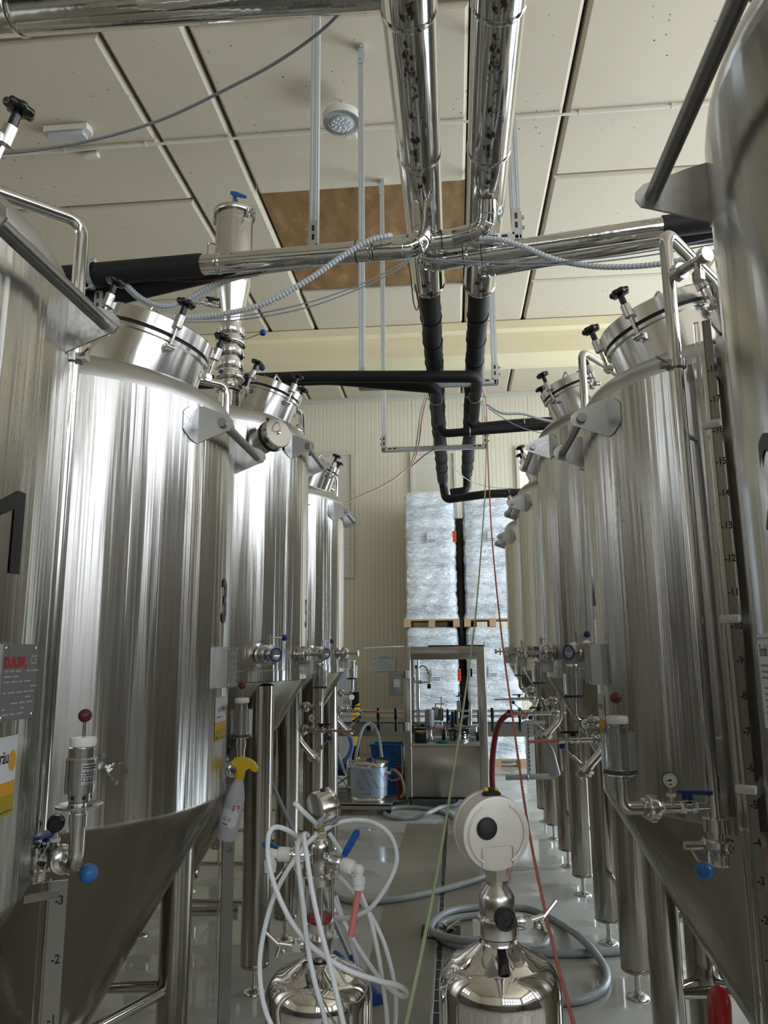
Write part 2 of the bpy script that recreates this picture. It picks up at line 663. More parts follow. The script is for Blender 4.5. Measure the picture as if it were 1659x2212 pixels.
# windows of the far wall: framed, blinds drawn
blind = mat('drawn cream blind', (.70, .66, .55), .6)
nzb = N(blind, 'ShaderNodeTexWave', wave_type='BANDS', bands_direction='Z')
nzb.inputs['Scale'].default_value = 4.0
L(blind, coords(blind, (1, 1, 1)), nzb.inputs['Vector'])
to(blind, bump(blind, nzb.outputs['Fac'], .3, .01), 'Normal')
blindlit = sky('daylit blind', (1.0, .97, .90), .62)
def framed_window(name, x0, x1, z0, z1, pane):
    r = bpy.data.objects.new(name, None)
    C.objects.link(r)
    r.location = ((x0 + x1) / 2, YF, z0)
    ROOT[r.name] = V(r.location)
    r['kind'] = 'structure'
    f = MB()
    t = .05
    for xx in (x0, x1):
        f.box((xx, YF - .03, (z0 + z1) / 2), (t, .06, z1 - z0 + t))
    for zz in (z0, z1):
        f.box(((x0 + x1) / 2, YF - .03, zz), (x1 - x0 - t, .06, t))
    o = obj('window_frame', f, M_['offwhite'], r)
    o['kind'] = 'structure'
    p = MB()
    p.box(((x0 + x1) / 2, YF - .012, (z0 + z1) / 2), (x1 - x0 - t, .02, z1 - z0 - t))
    o = obj('window_pane', p, pane, r)
    o['kind'] = 'structure'
for i, (ua, ub, vt, pn) in enumerate([(672, 762, 981, blind), (889, 982, 978, blind), (1116, 1210, 968, blindlit)]):
    framed_window('window_%d' % (i + 1), at(ua, vt, Y=YF).x, at(ub, vt, Y=YF).x, 3.0, at(ub, vt, Y=YF).z, pn)

# daylight: window bands behind the camera, an added streak light and a high gate beside the pallets
pane_c = sky('daylight behind glass', (.86, .92, 1.0), 6.2)
pane_streak = sky('added streak glow', (.84, .92, 1.0), 3.0)
pane_d = sky('open gate daylight', (.74, .87, 1.0), 8.5)
def daylight(name, o, ux, w, z0, z1, nx, pane, bar=.09):
    """window band on a wall: frame with mullions in front of a bright pane; o = left bottom corner, ux along wall"""
    o, ux = V(o), V(ux)
    inn = V((0, 0, 1)).cross(ux)
    r = bpy.data.objects.new(name, None)
    C.objects.link(r)
    r.location = o + ux * (w / 2) + V((0, 0, z0))
    ROOT[r.name] = V(r.location)
    r['kind'] = 'structure'
    p = MB()
    a = o + inn * .05
    p.add([a + V((0, 0, z0)), a + ux * w + V((0, 0, z0)), a + ux * w + V((0, 0, z1)), a + V((0, 0, z1))], [(0, 1, 2, 3)])
    q = obj('window_pane', p, pane, r)
    q['kind'] = 'structure'
    f = MB()
    a = o + inn * .08
    ang = math.atan2(ux.y, ux.x)
    for i in range(nx + 1):
        f.box(a + ux * (w * i / nx) + V((0, 0, (z0 + z1) / 2)), (bar, .08, z1 - z0 + bar), ang)
    for zz in (z0, z1, (z0 + z1) / 2):
        f.box(a + ux * (w / 2) + V((0, 0, zz)), (w, .06, bar), ang)
    q = obj('window_frame', f, M_['greypaint'], r)
    q['kind'] = 'structure'
daylight('window_4', (.2, YB, 0), (1, 0, 0), 5.6, 2.9, 5.8, 8, pane_c, .34)
daylight('window_5', (XR, -6.2, 0), (0, 1, 0), 13.2, 3.1, 5.8, 14, pane_c, .32)
daylight('window_6', (XL, 1.5, 0), (0, -1, 0), 4.0, 3.6, 5.2, 5, pane_streak, .25)  # unseen glowing band, added for bright streaks on the facing row
daylight('door_1', (XR, 7.1, 0), (0, 1, 0), 4.0, .05, 4.3, 3, pane_d, .12)
b = MB()  # unseen dark lower walls, added to darken the tanks' lower reflections
b.box(((XL + XR) / 2, YB + .03, 1.25), (XR - XL, .05, 2.5))
struct('added_dark_back', b, M_['added_dark'])
b = MB()
b.box((XL + .03, -.5, 1.25), (.05, 12.9, 2.5))
struct('added_dark_left', b, M_['added_dark'])
b = MB()
b.box((XR - .03, .0, 1.2), (.05, 13.8, 2.4))
struct('added_dark_right', b, M_['added_dark'])

w = bpy.data.worlds.new('world')
bpy.context.scene.world = w
w.use_nodes = True
w.node_tree.nodes['Background'].inputs[0].default_value = (.6, .7, .8, 1)
w.node_tree.nodes['Background'].inputs[1].default_value = .3

vs = bpy.context.scene.view_settings
vs.view_transform = 'Standard'
vs.look = 'None'
vs.gamma = 1
vs.use_curve_mapping = False
vs.exposure = 0.72
bpy.context.scene.cycles.max_bounces = 9
bpy.context.scene.cycles.diffuse_bounces = 3
bpy.context.scene.cycles.glossy_bounces = 5
bpy.context.scene.cycles.transmission_bounces = 8
bpy.context.scene.cycles.use_denoising = True
bpy.context.scene.cycles.sample_clamp_indirect = 6
bpy.context.scene.cycles.use_adaptive_sampling = True
bpy.context.scene.cycles.adaptive_threshold = .035
# ---------------------------------------------------------------- fittings shared by the vessels
def union_rings(mb, o, ax, r, n=24):
    """slotted round nut with its liner, centred on o"""
    o, ax = V(o), V(ax).normalized()
    mb.lathe([(r * .72, -.022), (r * .95, -.020), (r, -.014), (r, .006), (r * .93, .010), (r * .8, .011), (r * .8, .02), (r * .6, .024)], o, ax, n)
    x, y, _ = frame(ax)
    for k in range(4):
        t = k * PI / 2 + .4
        e = x * math.cos(t) + y * math.sin(t)
        mb.lathe([(.005, -.013), (.005, .005)], o + e * r * .99, ax, 6)


def ball_valve(parent, a, bb, r, up, hdir, hmat, small=True):
    """two-piece ball valve from a to bb with a lever on top"""
    a, bb, up, hdir = V(a), V(bb), V(up).normalized(), V(hdir).normalized()
    d = bb - a
    mb = MB()
    mb.hexa(a, a + d * .28, r * 1.15)
    mb.cyl(a + d * .28, a + d * .72, r * 1.05)
    mb.hexa(a + d * .72, bb, r * 1.15)
    c = (a + bb) / 2
    mb.cyl(c, c + up * r * 1.6, r * .42, n=10)
    v = obj('ball_valve', mb, M_['fit'], parent)
    h = MB()
    t = c + up * r * 1.35
    h.cyl(t, t + up * r * 1.5, r * .95, n=14)
    sd = hdir.cross(up)
    h.prism([(-r * 1.7, -r * .6), (r * 1.0, -r * .8), (r * 4.2, -r * .45), (r * 4.5, r * .1), (r * 4.2, r * .45), (r * 1.0, r * .8), (-r * 1.7, r * .6)], t + up * r * 1.0, hdir, sd, up * r * .62)
    ROOT[v.name] = ROOT[parent.name]
    obj('valve_handle', h, hmat, v)
    return v


def gauge(parent, base, up, face, r=.021, name='pressure_gauge'):
    """dial gauge standing on a stem, dial looking along face"""
    base, up, face = V(base), V(up).normalized(), V(face).normalized()
    mb = MB()
    c = base + up * (r + .022)
    mb.lathe([(r * .8, -.022), (r, -.018), (r, .0), (r * 1.04, .001), (r * 1.04, .004), (r * .96, .005)], c, face, 28)
    g = obj(name, mb, M_['blackplastic'], parent)
    ROOT[g.name] = ROOT[parent.name]
    s = MB()
    s.hexa(base, base + up * .012, .008)
    s.cyl(base, base + up * .024, .006, n=10)
    obj('stem', s, M_['fit'], g)
    d = MB()
    d.lathe([(r * .95, .0), (r * .95, .0055)], c, face, 28)
    x = up.cross(face).normalized()
    y = face.cross(x)
    d.cur = 1
    for k in range(13):
        t = -.72 * PI + k * 1.44 * PI / 12 + PI / 2
        e = x * math.cos(t) + y * math.sin(t)
        n_ = face.cross(e)
        L0, L1 = r * .68, r * .84
        q = c + face * .006
        d.add([q + e * L0 - n_ * .0005, q + e * L1 - n_ * .0005, q + e * L1 + n_ * .0005, q + e * L0 + n_ * .0005], [(0, 1, 2, 3)])
    q = c + face * .0062
    e = (x * -.98 + y * -.12).normalized()
    n_ = face.cross(e)
    d.add([q + e * r * .75, q - n_ * r * .08, q - e * r * .35, q + n_ * r * .08], [(0, 1, 2, 3)])
    d.lathe([(r * .16, .006), (r * .16, .0072)], c, face, 12)
    d.add([q + x * r * .22 - y * r * .45, q + x * r * .22 - y * r * .58, q - x * r * .22 - y * r * .58, q - x * r * .22 - y * r * .45], [(0, 1, 2, 3)])
    obj('dial', d, [M_['white'], M_['decal']], g)
    return g


def relief_valve(parent, base, glass=True, k=1.0, ball=True):
    """spunding valve: body, white cap, maroon ball on a rod, clear water cup (or a plain disc) round the body"""
    base = V(base)
    z = V((0, 0, 1))
    mb = MB()
    mb.lathe([(.019 * k, 0), (.019 * k, .03), (.026 * k, .034), (.026 * k, .15), (.023 * k, .152), (.023 * k, .165)], base, z, 28)
    if not glass:
        mb.lathe([(.03 * k, .052), (.037 * k, .054), (.037 * k, .132), (.033 * k, .136), (.033 * k, .158)], base, z, 28)
        mb.lathe([(.02 * k, .018), (.054 * k, .020), (.056 * k, .026), (.02 * k, .034)], base, z, 32)
    v = obj('relief_valve', mb, M_['fit'], parent)
    ROOT[v.name] = ROOT[parent.name]
    if not glass:
        h = MB()
        for q in range(6):
            t = q * PI / 3 + .3
            e = V((math.cos(t), math.sin(t), 0))
            h.cyl(base + z * .043 + e * .022 * k, base + z * .043 + e * .0268 * k, .005, n=10)
        obj('vent_hole', h, M_['dark'], v)
        lb = MB()
        for i in range(6):
            t0, t1 = -1.1 + i * .2, -.9 + i * .2
            for za, zb_, m_ in ((.075, .125, 0),):
                lb.add([base + V((math.cos(t0) * .0376 * k, math.sin(t0) * .0376 * k, za)), base + V((math.cos(t1) * .0376 * k, math.sin(t1) * .0376 * k, za)),
                        base + V((math.cos(t1) * .0376 * k, math.sin(t1) * .0376 * k, zb_)), base + V((math.cos(t0) * .0376 * k, math.sin(t0) * .0376 * k, zb_))], [(0, 1, 2, 3)])
        lb.cur = 1
        for zz, w_ in ((.117, 1.0), (.111, .9), (.101, .6), (.095, .7), (.089, .5), (.083, .6)):
            for i in range(5):
                t0, t1 = -1.05 + i * .2, -1.05 + i * .2 + .2 * w_
                q = .0379 * k
                lb.add([base + V((math.cos(t0) * q, math.sin(t0) * q, zz)), base + V((math.cos(t1) * q, math.sin(t1) * q, zz)),
                        base + V((math.cos(t1) * q, math.sin(t1) * q, zz + .0025)), base + V((math.cos(t0) * q, math.sin(t0) * q, zz + .0025))], [(0, 1, 2, 3)])
        obj('maker_label', lb, [M_['plate'], M_['decal']], v)
    c = MB()
    c.lathe([(.026 * k, .160), (.0305 * k, .162), (.0315 * k, .166), (.0315 * k, .178), (.0295 * k, .182)], base, z, 28)
    obj('cap', c, M_['white' if ball else 'fit'], v)
    if ball:
        s = MB()
        s.cyl(base + z * .178, base + z * .222, .0042 * k, n=10)
        obj('rod', s, M_['fit'], v)
        q = MB()
        q.sphere(base + z * .234, .0165 * k, 20)
        obj('ball_knob', q, M_['maroon'], v)
    if glass:
        g = MB()
        R = .047 * k
        g.lathe([(R, .018), (R + .002, .022), (R + .002, .028), (R, .030), (R, .135), (R - .005, .135), (R - .005, .034), (.0262 * k, .034), (.0262 * k, .018), (R, .018)], base, z, 36, caps=False)
        obj('water_cup', g, M_['clear'], v)
        h = MB()
        h.torus(base + z * .026, z, R - .006, .004, 32, 6)
        obj('seal', h, M_['rubber'], v)
    return v


def butterfly(parent, o, ax, r, lever, lev2, ballmat, rb=.02, threaded=True, rl=.075):
    """butterfly valve: two bolted flanges on axis ax, lever post along lever, rod along lev2 ending in a ball"""
    o, ax, lever, lev2 = V(o), V(ax).normalized(), V(lever).normalized(), V(lev2).normalized()
    mb = MB()
    mb.lathe([(r * .55, -.035), (r * .55, -.016), (r * .98, -.014), (r * .98, -.004), (r * .9, -.003), (r * .9, .003), (r * .98, .004), (r, .014), (r * .6, .016), (r * .6, .024)], o, ax, 28)
    if threaded:
        pr = [(r * .62, .02)]
        for i in range(6):
            pr += [(r * .66, .024 + i * .005), (r * .62, .0265 + i * .005)]
        pr += [(r * .62, .054), (r * .45, .054), (r * .45, .030)]
        mb.lathe(pr, o, ax, 28)
    x, y, _ = frame(ax)
    for i in range(4):
        t = PI / 4 + i * PI / 2
        e = x * math.cos(t) + y * math.sin(t)
        mb.cyl(o + e * r * .86 - ax * .018, o + e * r * .86 + ax * .018, .0045, n=8)
    v = obj('butterfly_valve', mb, M_['fit'], parent)
    ROOT[v.name] = ROOT[parent.name]
    s = MB()
    p = o + lever * r
    s.cyl(p - lever * .01, p + lever * .05, .012, n=14)
    p2 = p + lever * .036
    s.cyl(p2, p2 + lev2 * rl, .0042, n=10)
    obj('lever', s, M_['fit'], v)
    q = MB()
    q.sphere(p2 + lev2 * (rl + rb * .8), rb, 20)
    obj('ball_handle', q, ballmat, v)
    return v


def star_knob(parent, o, ax, r=.036):
    o = V(o)
    x, y, z = frame(ax)
    mb = MB()
    n = 56
    def ring(sc, h):
        out = []
        for i in range(n):
            t = 2 * PI * i / n
            rr = r * sc * (1 + .09 * math.cos(7 * t))
            out.append(o + z * h + (x * math.cos(t) + y * math.sin(t)) * rr)
        return out
    vs = []
    hs = [(.55, .0), (.92, .003), (1.0, .008), (1.0, .016), (.93, .021), (.5, .024)]
    for sc, h in hs:
        vs += ring(sc, h)
    fs = [tuple(range(n - 1, -1, -1)), tuple(range((len(hs) - 1) * n, len(hs) * n))]
    for k in range(len(hs) - 1):
        for i in range(n):
            j = (i + 1) % n
            fs.append((k * n + i, k * n + j, (k + 1) * n + j, (k + 1) * n + i))
    mb.add(vs, fs)
    mb.lathe([(.012, -.042), (.012, .002)], o, ax, 16)
    return obj('star_knob', mb, M_['blackplastic'], parent)


# ---------------------------------------------------------------- the conical tanks
R = .68


class Tank:
    def __init__(t, s, xc, yc, zt, zb, small, label, digit=None, dz=0.0, kn=.10, a0=.30, rn=.265, ab=.735):
        t.rn, t.ab = rn, ab
        t.kn, t.a0 = kn, a0
        t.s, t.xc, t.yc, t.zt, t.zb, t.small, t.dz = s, xc, yc, zt, zb, small, dz
        t.root = thing('fermentation_tank', label, 'tank', (xc, yc, 0), 'conical steel fermentation tanks')
        t.vessel()
        t.manway()
        t.legs()
        t.ladder_rail()
        if digit:
            t.digit(digit)

    def P(t, a, y, z):
        return V((t.xc + t.s * a, t.yc + y, z))

    def D(t, a, y, z):
        return V((t.s * a, y, z))

    def S(t, phi, r, z):
        """point at angle phi (degrees) from the aisle side towards the camera side"""
        p = R_(phi)
        return t.P(r * math.cos(p), -r * math.sin(p), z)

    def Nrm(t, phi):
        p = R_(phi)
        return t.D(math.cos(p), -math.sin(p), 0)

    def Tan(t, phi):
        """horizontal tangent, pointing to the right for someone facing the shell"""
        return V((0, 0, 1)).cross(t.Nrm(phi))

    def o(t, name, mb, m, par=None):
        x = obj(name, mb, m, par or t.root)
        ROOT[x.name] = ROOT[t.root.name]
        return x

    def vessel(t):
        o, z = (t.xc, t.yc, 0), (0, 0, 1)
        mb = MB()
        pr = [(R - .004, t.zb - .004), (R, t.zb + .002)]
        if t.small:
            pr = [(R - .004, t.zb - .06), (R + .003, t.zb - .056), (R + .003, t.zb), (R, t.zb + .003)]
        n = 12
        for i in range(n + 1):
            pr.append((R, t.zb + .01 + (t.zt - t.zb - .012) * i / n))
        pr.append((R - .004, t.zt))
        mb.lathe(pr, o, z, 128, caps=False)
        t.o('shell', mb, M_['shellsmooth' if t.dz else 'shell'])
        k, e = t.kn, R_(68)
        pr = [(R - .002, t.zt - .001)]
        for i in range(1, 11):
            a = e * i / 10
            pr.append((R - .002 - k + k * math.cos(a), t.zt + k * math.sin(a)))
        r1, z1 = pr[-1]
        sl = math.tan(R_(21))
        for f in (.7, .45, .25, .1):
            pr.append((r1 * f, z1 + sl * (r1 - r1 * f)))
        pr.append((.001, z1 + sl * r1 * .93))
        t.domez = lambda r: z1 + sl * (r1 - r)
        mb = MB()
        mb.lathe(pr, o, z, 96, caps=False)
        t.o('dome', mb, M_['shellsmooth' if t.dz else 'dome'])
        zb = t.zb - (.06 if t.small else 0)
        rt = .05 if t.small else .10
        zt_ = max(zb - (R - rt) / math.tan(R_(30)), .18)
        pr = [(R - .002, zb), (R - .006, zb - .012)]
        for f in (.1, .3, .5, .7, .85):
            pr.append((R + (rt - R) * f, zb + (zt_ - zb) * f))
        pr.append((rt, zt_))
        mb = MB()
        mb.lathe(pr, o, z, 96, caps=False)
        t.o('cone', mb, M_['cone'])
        # outlet funnel, clamp and bend under the cone
        mb = MB()
        if t.small:
            mb.lathe([(rt, zt_ + .002), (.075, zt_ - .006), (.075, zt_ - .016), (.05, zt_ - .018), (.026, zt_ - .08), (.026, zt_ - .10)], o, z, 24)
            q = fillet([(t.xc, t.yc, zt_ - .09), (t.xc, t.yc, zt_ - .19), (t.xc + t.s * .30, t.yc + .02, zt_ - .19)], .09, 10)
            mb.tube(q, .026, 14)
            mb.lathe([(.045, -.02), (.045, .02)], q[-1], t.D(1, 0, 0), 20)
        else:
            q = fillet([(t.xc, t.yc, zt_ + .005), (t.xc, t.yc, zt_ - .11), (t.xc + t.s * .38, t.yc, zt_ - .11)], .06, 8)
            mb.tube(q, .04, 14)
        t.o('outlet_pipe', mb, M_['pipe'])

    def manway(t):
        if t.small:
            a0, rc, tilt, hc = .40, .165, 20, .17
        else:
            a0, rc, tilt, hc = t.a0, .225, 18, .15
        z0 = t.domez(a0) - .01
        n = t.D(math.sin(R_(tilt)), 0, math.cos(R_(tilt)))
        o = t.P(a0, 0, z0)
        t.mo, t.mn, t.mr, t.mh = o, n, rc, hc
        mb = MB()
        mb.lathe([(rc, -.12), (rc, hc - .022), (rc + .012, hc - .018), (rc + .012, hc - .004), (rc + .004, hc)], o, n, 64)
        t.o('manway_collar', mb, M_['polish'])
        mb = MB()
        mb.lathe([(rc + .006, hc - .001), (rc + .006, hc + .009)], o, n, 64)
        t.o('gasket', mb, M_['rubber'])
        mb = MB()
        hl = .06 if t.small else .07
        mb.lathe([(rc + .004, hc + .008), (rc + .014, hc + .011), (rc + .014, hc + hl - .006), (rc + .008, hc + hl), (rc * .6, hc + hl + .012), (.001, hc + hl + .018)], o, n, 64, caps=False)
        lid = t.o('manway_lid', mb, M_['polish'])
        x, y, z = V((0, 1, 0)), None, n
        e1 = V((0, 1, 0))
        e2 = n.cross(e1)
        hd = MB()
        k = rc * .55
        top = o + n * (hc + hl)
        q = fillet([top - e1 * k + e2 * 0, top - e1 * k + n * .055, top + e1 * k + n * .055, top + e1 * k], .02, 5)
        hd.tube(q, .006, 10)
        t.o('lid_handle', hd, M_['pipe'], lid)
        ea = t.D(math.cos(R_(tilt)), 0, -math.sin(R_(tilt)))
        nk = 5 if not t.small else 4
        for i in range(nk):
            ph = R_((48 if not t.small else 40) + 360 / nk * i)
            e = ea * math.cos(ph) + V((0, -1, 0)) * math.sin(ph)
            tg = n.cross(e)
            rr = rc + .032
            c = MB()
            p = o + e * (rc + .026) + n * (hc - .045)
            for sg in (-1, 1):
                c.lathe([(.016, -.003), (.016, .003)], p + tg * .012 * sg, tg, 16)
                c.box(p - e * .014 + tg * .012 * sg, (.012, .012, .022))
            c.lathe([(.013, -.008), (.013, .008)], p, tg, 16)
            c.lathe([(.007, -.022), (.007, .022)], p, tg, 10)
            c.lathe([(.0065, .0), (.0065, hl + .05)], p, n, 10)
            c.lathe([(.012, hl + .012), (.0185, hl + .016), (.0185, hl + .066), (.015, hl + .07)], p, n, 18)
            cl = t.o('lid_clamp', c, M_['fit'])
            kb = star_knob(cl, p + n * (hl + .108), n, .036)

    def legs(t):
        if t.small:
            aa, r = (.36 if t.s < 0 else .51), .074
            pos = [(aa, -.35), (aa, .35), (-.40, .35), (-.40, -.35)]
        else:
            r = .062
            ang = (-40, 86, 205) if t.s > 0 else (-36, -62, 150, 235)
            pos = [(.54 * math.cos(R_(k)), -.54 * math.sin(R_(k))) for k in ang]
        zc = t.zb - (.06 if t.small else 0)
        for a, y in pos:
            rr = math.hypot(a, y)
            ztop = min(zc - .02, zc - (R - rr - r) / math.tan(R_(30)) + .02)
            # the tube is cut to the slope of the cone
            mb = MB()
            pr = [(r * .93, .125), (r, .13), (r, .145), (r - .001, .147), (r, .15), (r, .6)]
            c = t.P(a, y, 0)
            mb.lathe(pr, c, (0, 0, 1), 40, caps=False)
            n = 40
            x_, y_, _ = frame((0, 0, 1))
            top = []
            for k in range(n):
                e = x_ * math.cos(2 * PI * k / n) + y_ * math.sin(2 * PI * k / n)
                q = c + e * r
                d = math.hypot(q.x - t.xc, q.y - t.yc)
                top.append(V((q.x, q.y, min(zc - .02, zc - (R - d) / math.tan(R_(30)) + .012))))
            b0 = len(mb.v) - n
            mb.v += top
            mb.f += [(b0 + k, b0 + (k + 1) % n, b0 + n + (k + 1) % n, b0 + n + k) for k in range(n)]
            mb.mi += [0] * n
            mb.f.append(tuple(range(b0 + n, b0 + 2 * n)))
            mb.mi.append(0)
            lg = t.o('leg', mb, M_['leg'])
            f = MB()
            f.cyl(t.P(a, y, .01), t.P(a, y, .14), .013, n=14)
            f.lathe([(r * .9, .126), (r * .9, .13)], t.P(a, y, 0), (0, 0, 1), 32)
            f.lathe([(.056, 0), (.056, .004), (.05, .012), (.018, .022), (.018, .03)], t.P(a, y, 0), (0, 0, 1), 32)
            t.o('foot', f, M_['fit'], lg)
        z = .42 if t.small else .64
        rb_ = .013 if t.small else .021
        for p, q2 in zip(pos, pos[1:] + pos[:1]):
            mb = MB()
            if t.small:
                mb.cyl(t.P(p[0], p[1], z), t.P(q2[0], q2[1], z), rb_, n=14)
            else:
                # bent round the cone tip
                mx, my = (p[0] + q2[0]) / 2, (p[1] + q2[1]) / 2
                zc2 = z - .18
                mb.cyl(t.P(p[0], p[1], z - .25), t.P(q2[0], q2[1], z - .25), rb_, n=14)
            t.o('brace', mb, M_['pipe'])

    def ladder_rail(t):
        zc = t.zt - .085
        ab = t.ab
        mb = MB()
        mb.cyl(t.P(ab, -t.rn, zc), t.P(ab, .265, zc), .017, n=18)
        rl = t.o('ladder_rail', mb, M_['rail'])
        for sg in (-1, 1):
            g = MB()
            y = .24 if sg > 0 else -(t.rn - .025)
            a0 = math.sqrt(R * R - y * y) - .004
            th = .006
            pl = [(a0, -.075), (a0, .075), (a0 + .035, .066), (ab + .018, .030), (ab + .036, .012), (ab + .038, -.008), (ab + .026, -.026), (ab + .004, -.032)]
            g.prism(pl, t.P(0, y - th / 2, zc), t.D(1, 0, 0), (0, 0, 1), (0, th, 0))
            # doubler pad on the shell
            ph0 = math.degrees(math.asin(-y / R))
            N_ = 8
            vs, fs = [], []
            for i in range(N_ + 1):
                ph = ph0 - sg * (6.5 * i / N_)
                hh = .072 * (1 - .55 * (i / N_) ** 2.2)
                vs += [t.S(ph, R + .0045, zc - hh), t.S(ph, R + .0045, zc + hh), t.S(ph, R - .002, zc - hh), t.S(ph, R - .002, zc + hh)]
            for i in range(N_):
                q = i * 4
                fs += [(q, q + 4, q + 5, q + 1), (q + 1, q + 5, q + 7, q + 3), (q, q + 2, q + 6, q + 4)]
            fs += [(N_ * 4, N_ * 4 + 2, N_ * 4 + 3, N_ * 4 + 1), (0, 1, 3, 2)]
            g.add(vs, fs)
            g.lathe([(.019, -.005), (.017, .004)], t.P(ab, y + sg * .003, zc), (0, sg, 0), 18)
            t.o('rail_bracket', g, M_['plate'], rl)

    def on_shell(t, mb, polys, phi, z, r=R):
        """wrap flat art (x to the right, y up, metres) round the shell at angle phi"""
        for vs2, fs in polys:
            vs = []
            for x, y in vs2:
                ph = R_(phi) * 1.0
                n = t.Nrm(phi)
                ang = x / r
                tn = t.Tan(phi)
                d = n * math.cos(ang) + tn * math.sin(ang)
                vs.append(V((t.xc, t.yc, z + y)) + d * r)
            mb.add(vs, fs)

    def digit(t, spec):
        txt, phi, z = spec
        mb = MB()
        vs, fs = text_geo(txt, .235, .62, .004)
        vs = [(x, y - .083) for x, y in vs]
        if txt == '1':
            # stem with a slanted flag
            vs = [(.012, -.088), (.052, -.088), (.052, .088), (.022, .088), (-.046, .050), (-.030, .026), (.012, .046)]
            fs = [(0, 1, 2, 3, 6), (3, 4, 5, 6)]
        t.on_shell(mb, [(vs, fs)], phi, z, R + .0025)
        t.o('number_decal', mb, M_['decal'])

    def nameplate(t, phi=-1.0, z=1.645, red=False):
        n, tn = t.Nrm(phi), t.Tan(phi)
        c = V((t.xc, t.yc, z + t.dz))
        mb = MB()
        w, h = .125, .15
        ang = math.atan2(n.y, n.x)
        M = Matrix.Rotation(ang, 3, 'Z')
        mb.box(c + n * (R + .012), (.05, w * .94, h), M=M)
        pl = t.o('nameplate', mb, M_['plate'])
        f = MB()
        f.box(c + n * (R + .0385), (.003, w, h), M=M)
        q = c + n * (R + .0404)
        f.cur = 1
        rnd = random.Random(3)
        if not red:
            write(f, 'UC ADMIx CE', .018, q + V((0, 0, .045)), tn, (0, 0, 1), .0002, .9, .0006)
        else:
            write(f, 'CE', .026, q + tn * .048 + V((0, 0, .035)), tn, (0, 0, 1), .0002, .8, .0004)
        for k in range(9):
            zz = .02 - k * .0105
            x = -.056
            while x < .042:
                w_ = rnd.uniform(.008, .026)
                if rnd.random() < .62:
                    p = q + tn * x + V((0, 0, zz))
                    f.add([p, p + tn * w_, p + tn * w_ + V((0, 0, .0035)), p + V((0, 0, .0035))], [(0, 1, 2, 3)])
                x += w_ + .006
        f.cur = 2
        if red:
            write(f, 'D.A.W.', .027, q - tn * .018 + V((0, 0, .03)), tn, (0, 0, 1), .0004, .95, .0018)
        f.cur = 3
        for sx in (-1, 1):
            for sz in (-1, 1):
                f.lathe([(.0045, 0), (.003, .002)], q + tn * sx * (w / 2 - .008) + V((0, 0, sz * (h / 2 - .008))), n, 10)
        t.o('plate_face', f, [M_['engrave'], M_['engraveink'], M_['redprint'], M_['fit']], pl)

    def sticker(t, phi=-2, z=1.455):
        mb = MB()
        w, h = .155, .158
        r = R + .0012
        def sheet(x0, x1, y0, y1):
            n = 10
            vs, fs = [], []
            for i in range(n + 1):
                x = x0 + (x1 - x0) * i / n
                vs += [(x, y0), (x, y1)]
            for i in range(n):
                fs.append((2 * i, 2 * i + 2, 2 * i + 3, 2 * i + 1))
            return vs, fs
        z += t.dz
        t.on_shell(mb, [sheet(-w / 2, w / 2, -.012, h / 2)], phi, z, r)
        mb.cur = 1
        t.on_shell(mb, [sheet(-w / 2, w / 2, -.038, -.012)], phi, z, r)
        t.on_shell(mb, [([(.058 + .016 * math.cos(k * PI / 8), .028 + .022 * math.sin(k * PI / 8)) for k in range(16)], [tuple(range(16))])], phi, z, r + .0006)
        mb.cur = 2
        t.on_shell(mb, [sheet(-w / 2, w / 2, -h / 2, -.038)], phi, z, r)
        mb.cur = 3
        va, fa = text_geo('easy', .032, .8, 0, 'RIGHT')
        t.on_shell(mb, [([(x - .010, y + .026) for x, y in va], fa)], phi, z, r + .0007)
        mb.cur = 4
        va, fa = text_geo('bräu', .036, .75, .0006, 'LEFT')
        t.on_shell(mb, [([(x - .008, y + .026) for x, y in va], fa)], phi, z, r + .0007)
        t.on_shell(mb, [sheet(-.06, -.012, .004, .008), sheet(.0, .07, -.072, -.070), sheet(-.07, -.04, -.070, -.064)], phi, z, r + .0007)
        t.o('sticker', mb, [M_['paper'], M_['amber'], M_['olive'], M_['grayprint'], M_['decal']])

    def riser(t, phi, top, bot, bend=False, rise=True):
        """tall cleaning pipe beside the shell: from the dome over and down"""
        r = R + .075
        p = t.S(phi, r, 0)
        zt_ = t.zt + top
        inn = (V((t.xc, t.yc, 0)) - p)
        inn.z = 0
        inn.normalize()
        zl = t.domez(.28)
        pts = [p + V((0, 0, bot)), p + V((0, 0, zt_)), p + inn * .42 + V((0, 0, zt_ - .03)), p + inn * .50 + V((0, 0, t.domez(.25) - .02))]
        if bend:
            dirn = t.D(1, 0, 0)
            pts = [p + V((0, 0, bot - .085)) + dirn * .08] + pts
        mb = MB()
        mb.tube(fillet(pts, .055, 8), .021, 16)
        ob = t.o('riser_pipe', mb, M_['pipe'])
        c = MB()
        zc = t.zt - .02 if not t.small else t.zt - .3
        c.lathe([(.024, -.016), (.031, -.012), (.031, .012), (.024, .016)], p + V((0, 0, zc)), (0, 0, 1), 24)
        c.box(p + V((0, 0, zc)) + t.D(.036, -.01, 0), (.03, .03, .02))
        c.cyl(p + V((0, 0, zc)) + t.D(.03, -.02, 0), p + V((0, 0, zc)) + t.D(.075, -.05, .012), .004, n=8)
        # stand-off to the shell
        t.o('pipe_clamp', c, M_['fit'], ob)
        for zz in (t.zb + .25, t.zt - .25):
            c = MB()
            c.cyl(p + V((0, 0, zz)), p + inn * .08 + V((0, 0, zz)), .008, n=10)
            t.o('pipe_standoff', c, M_['fit'], ob)
        return p

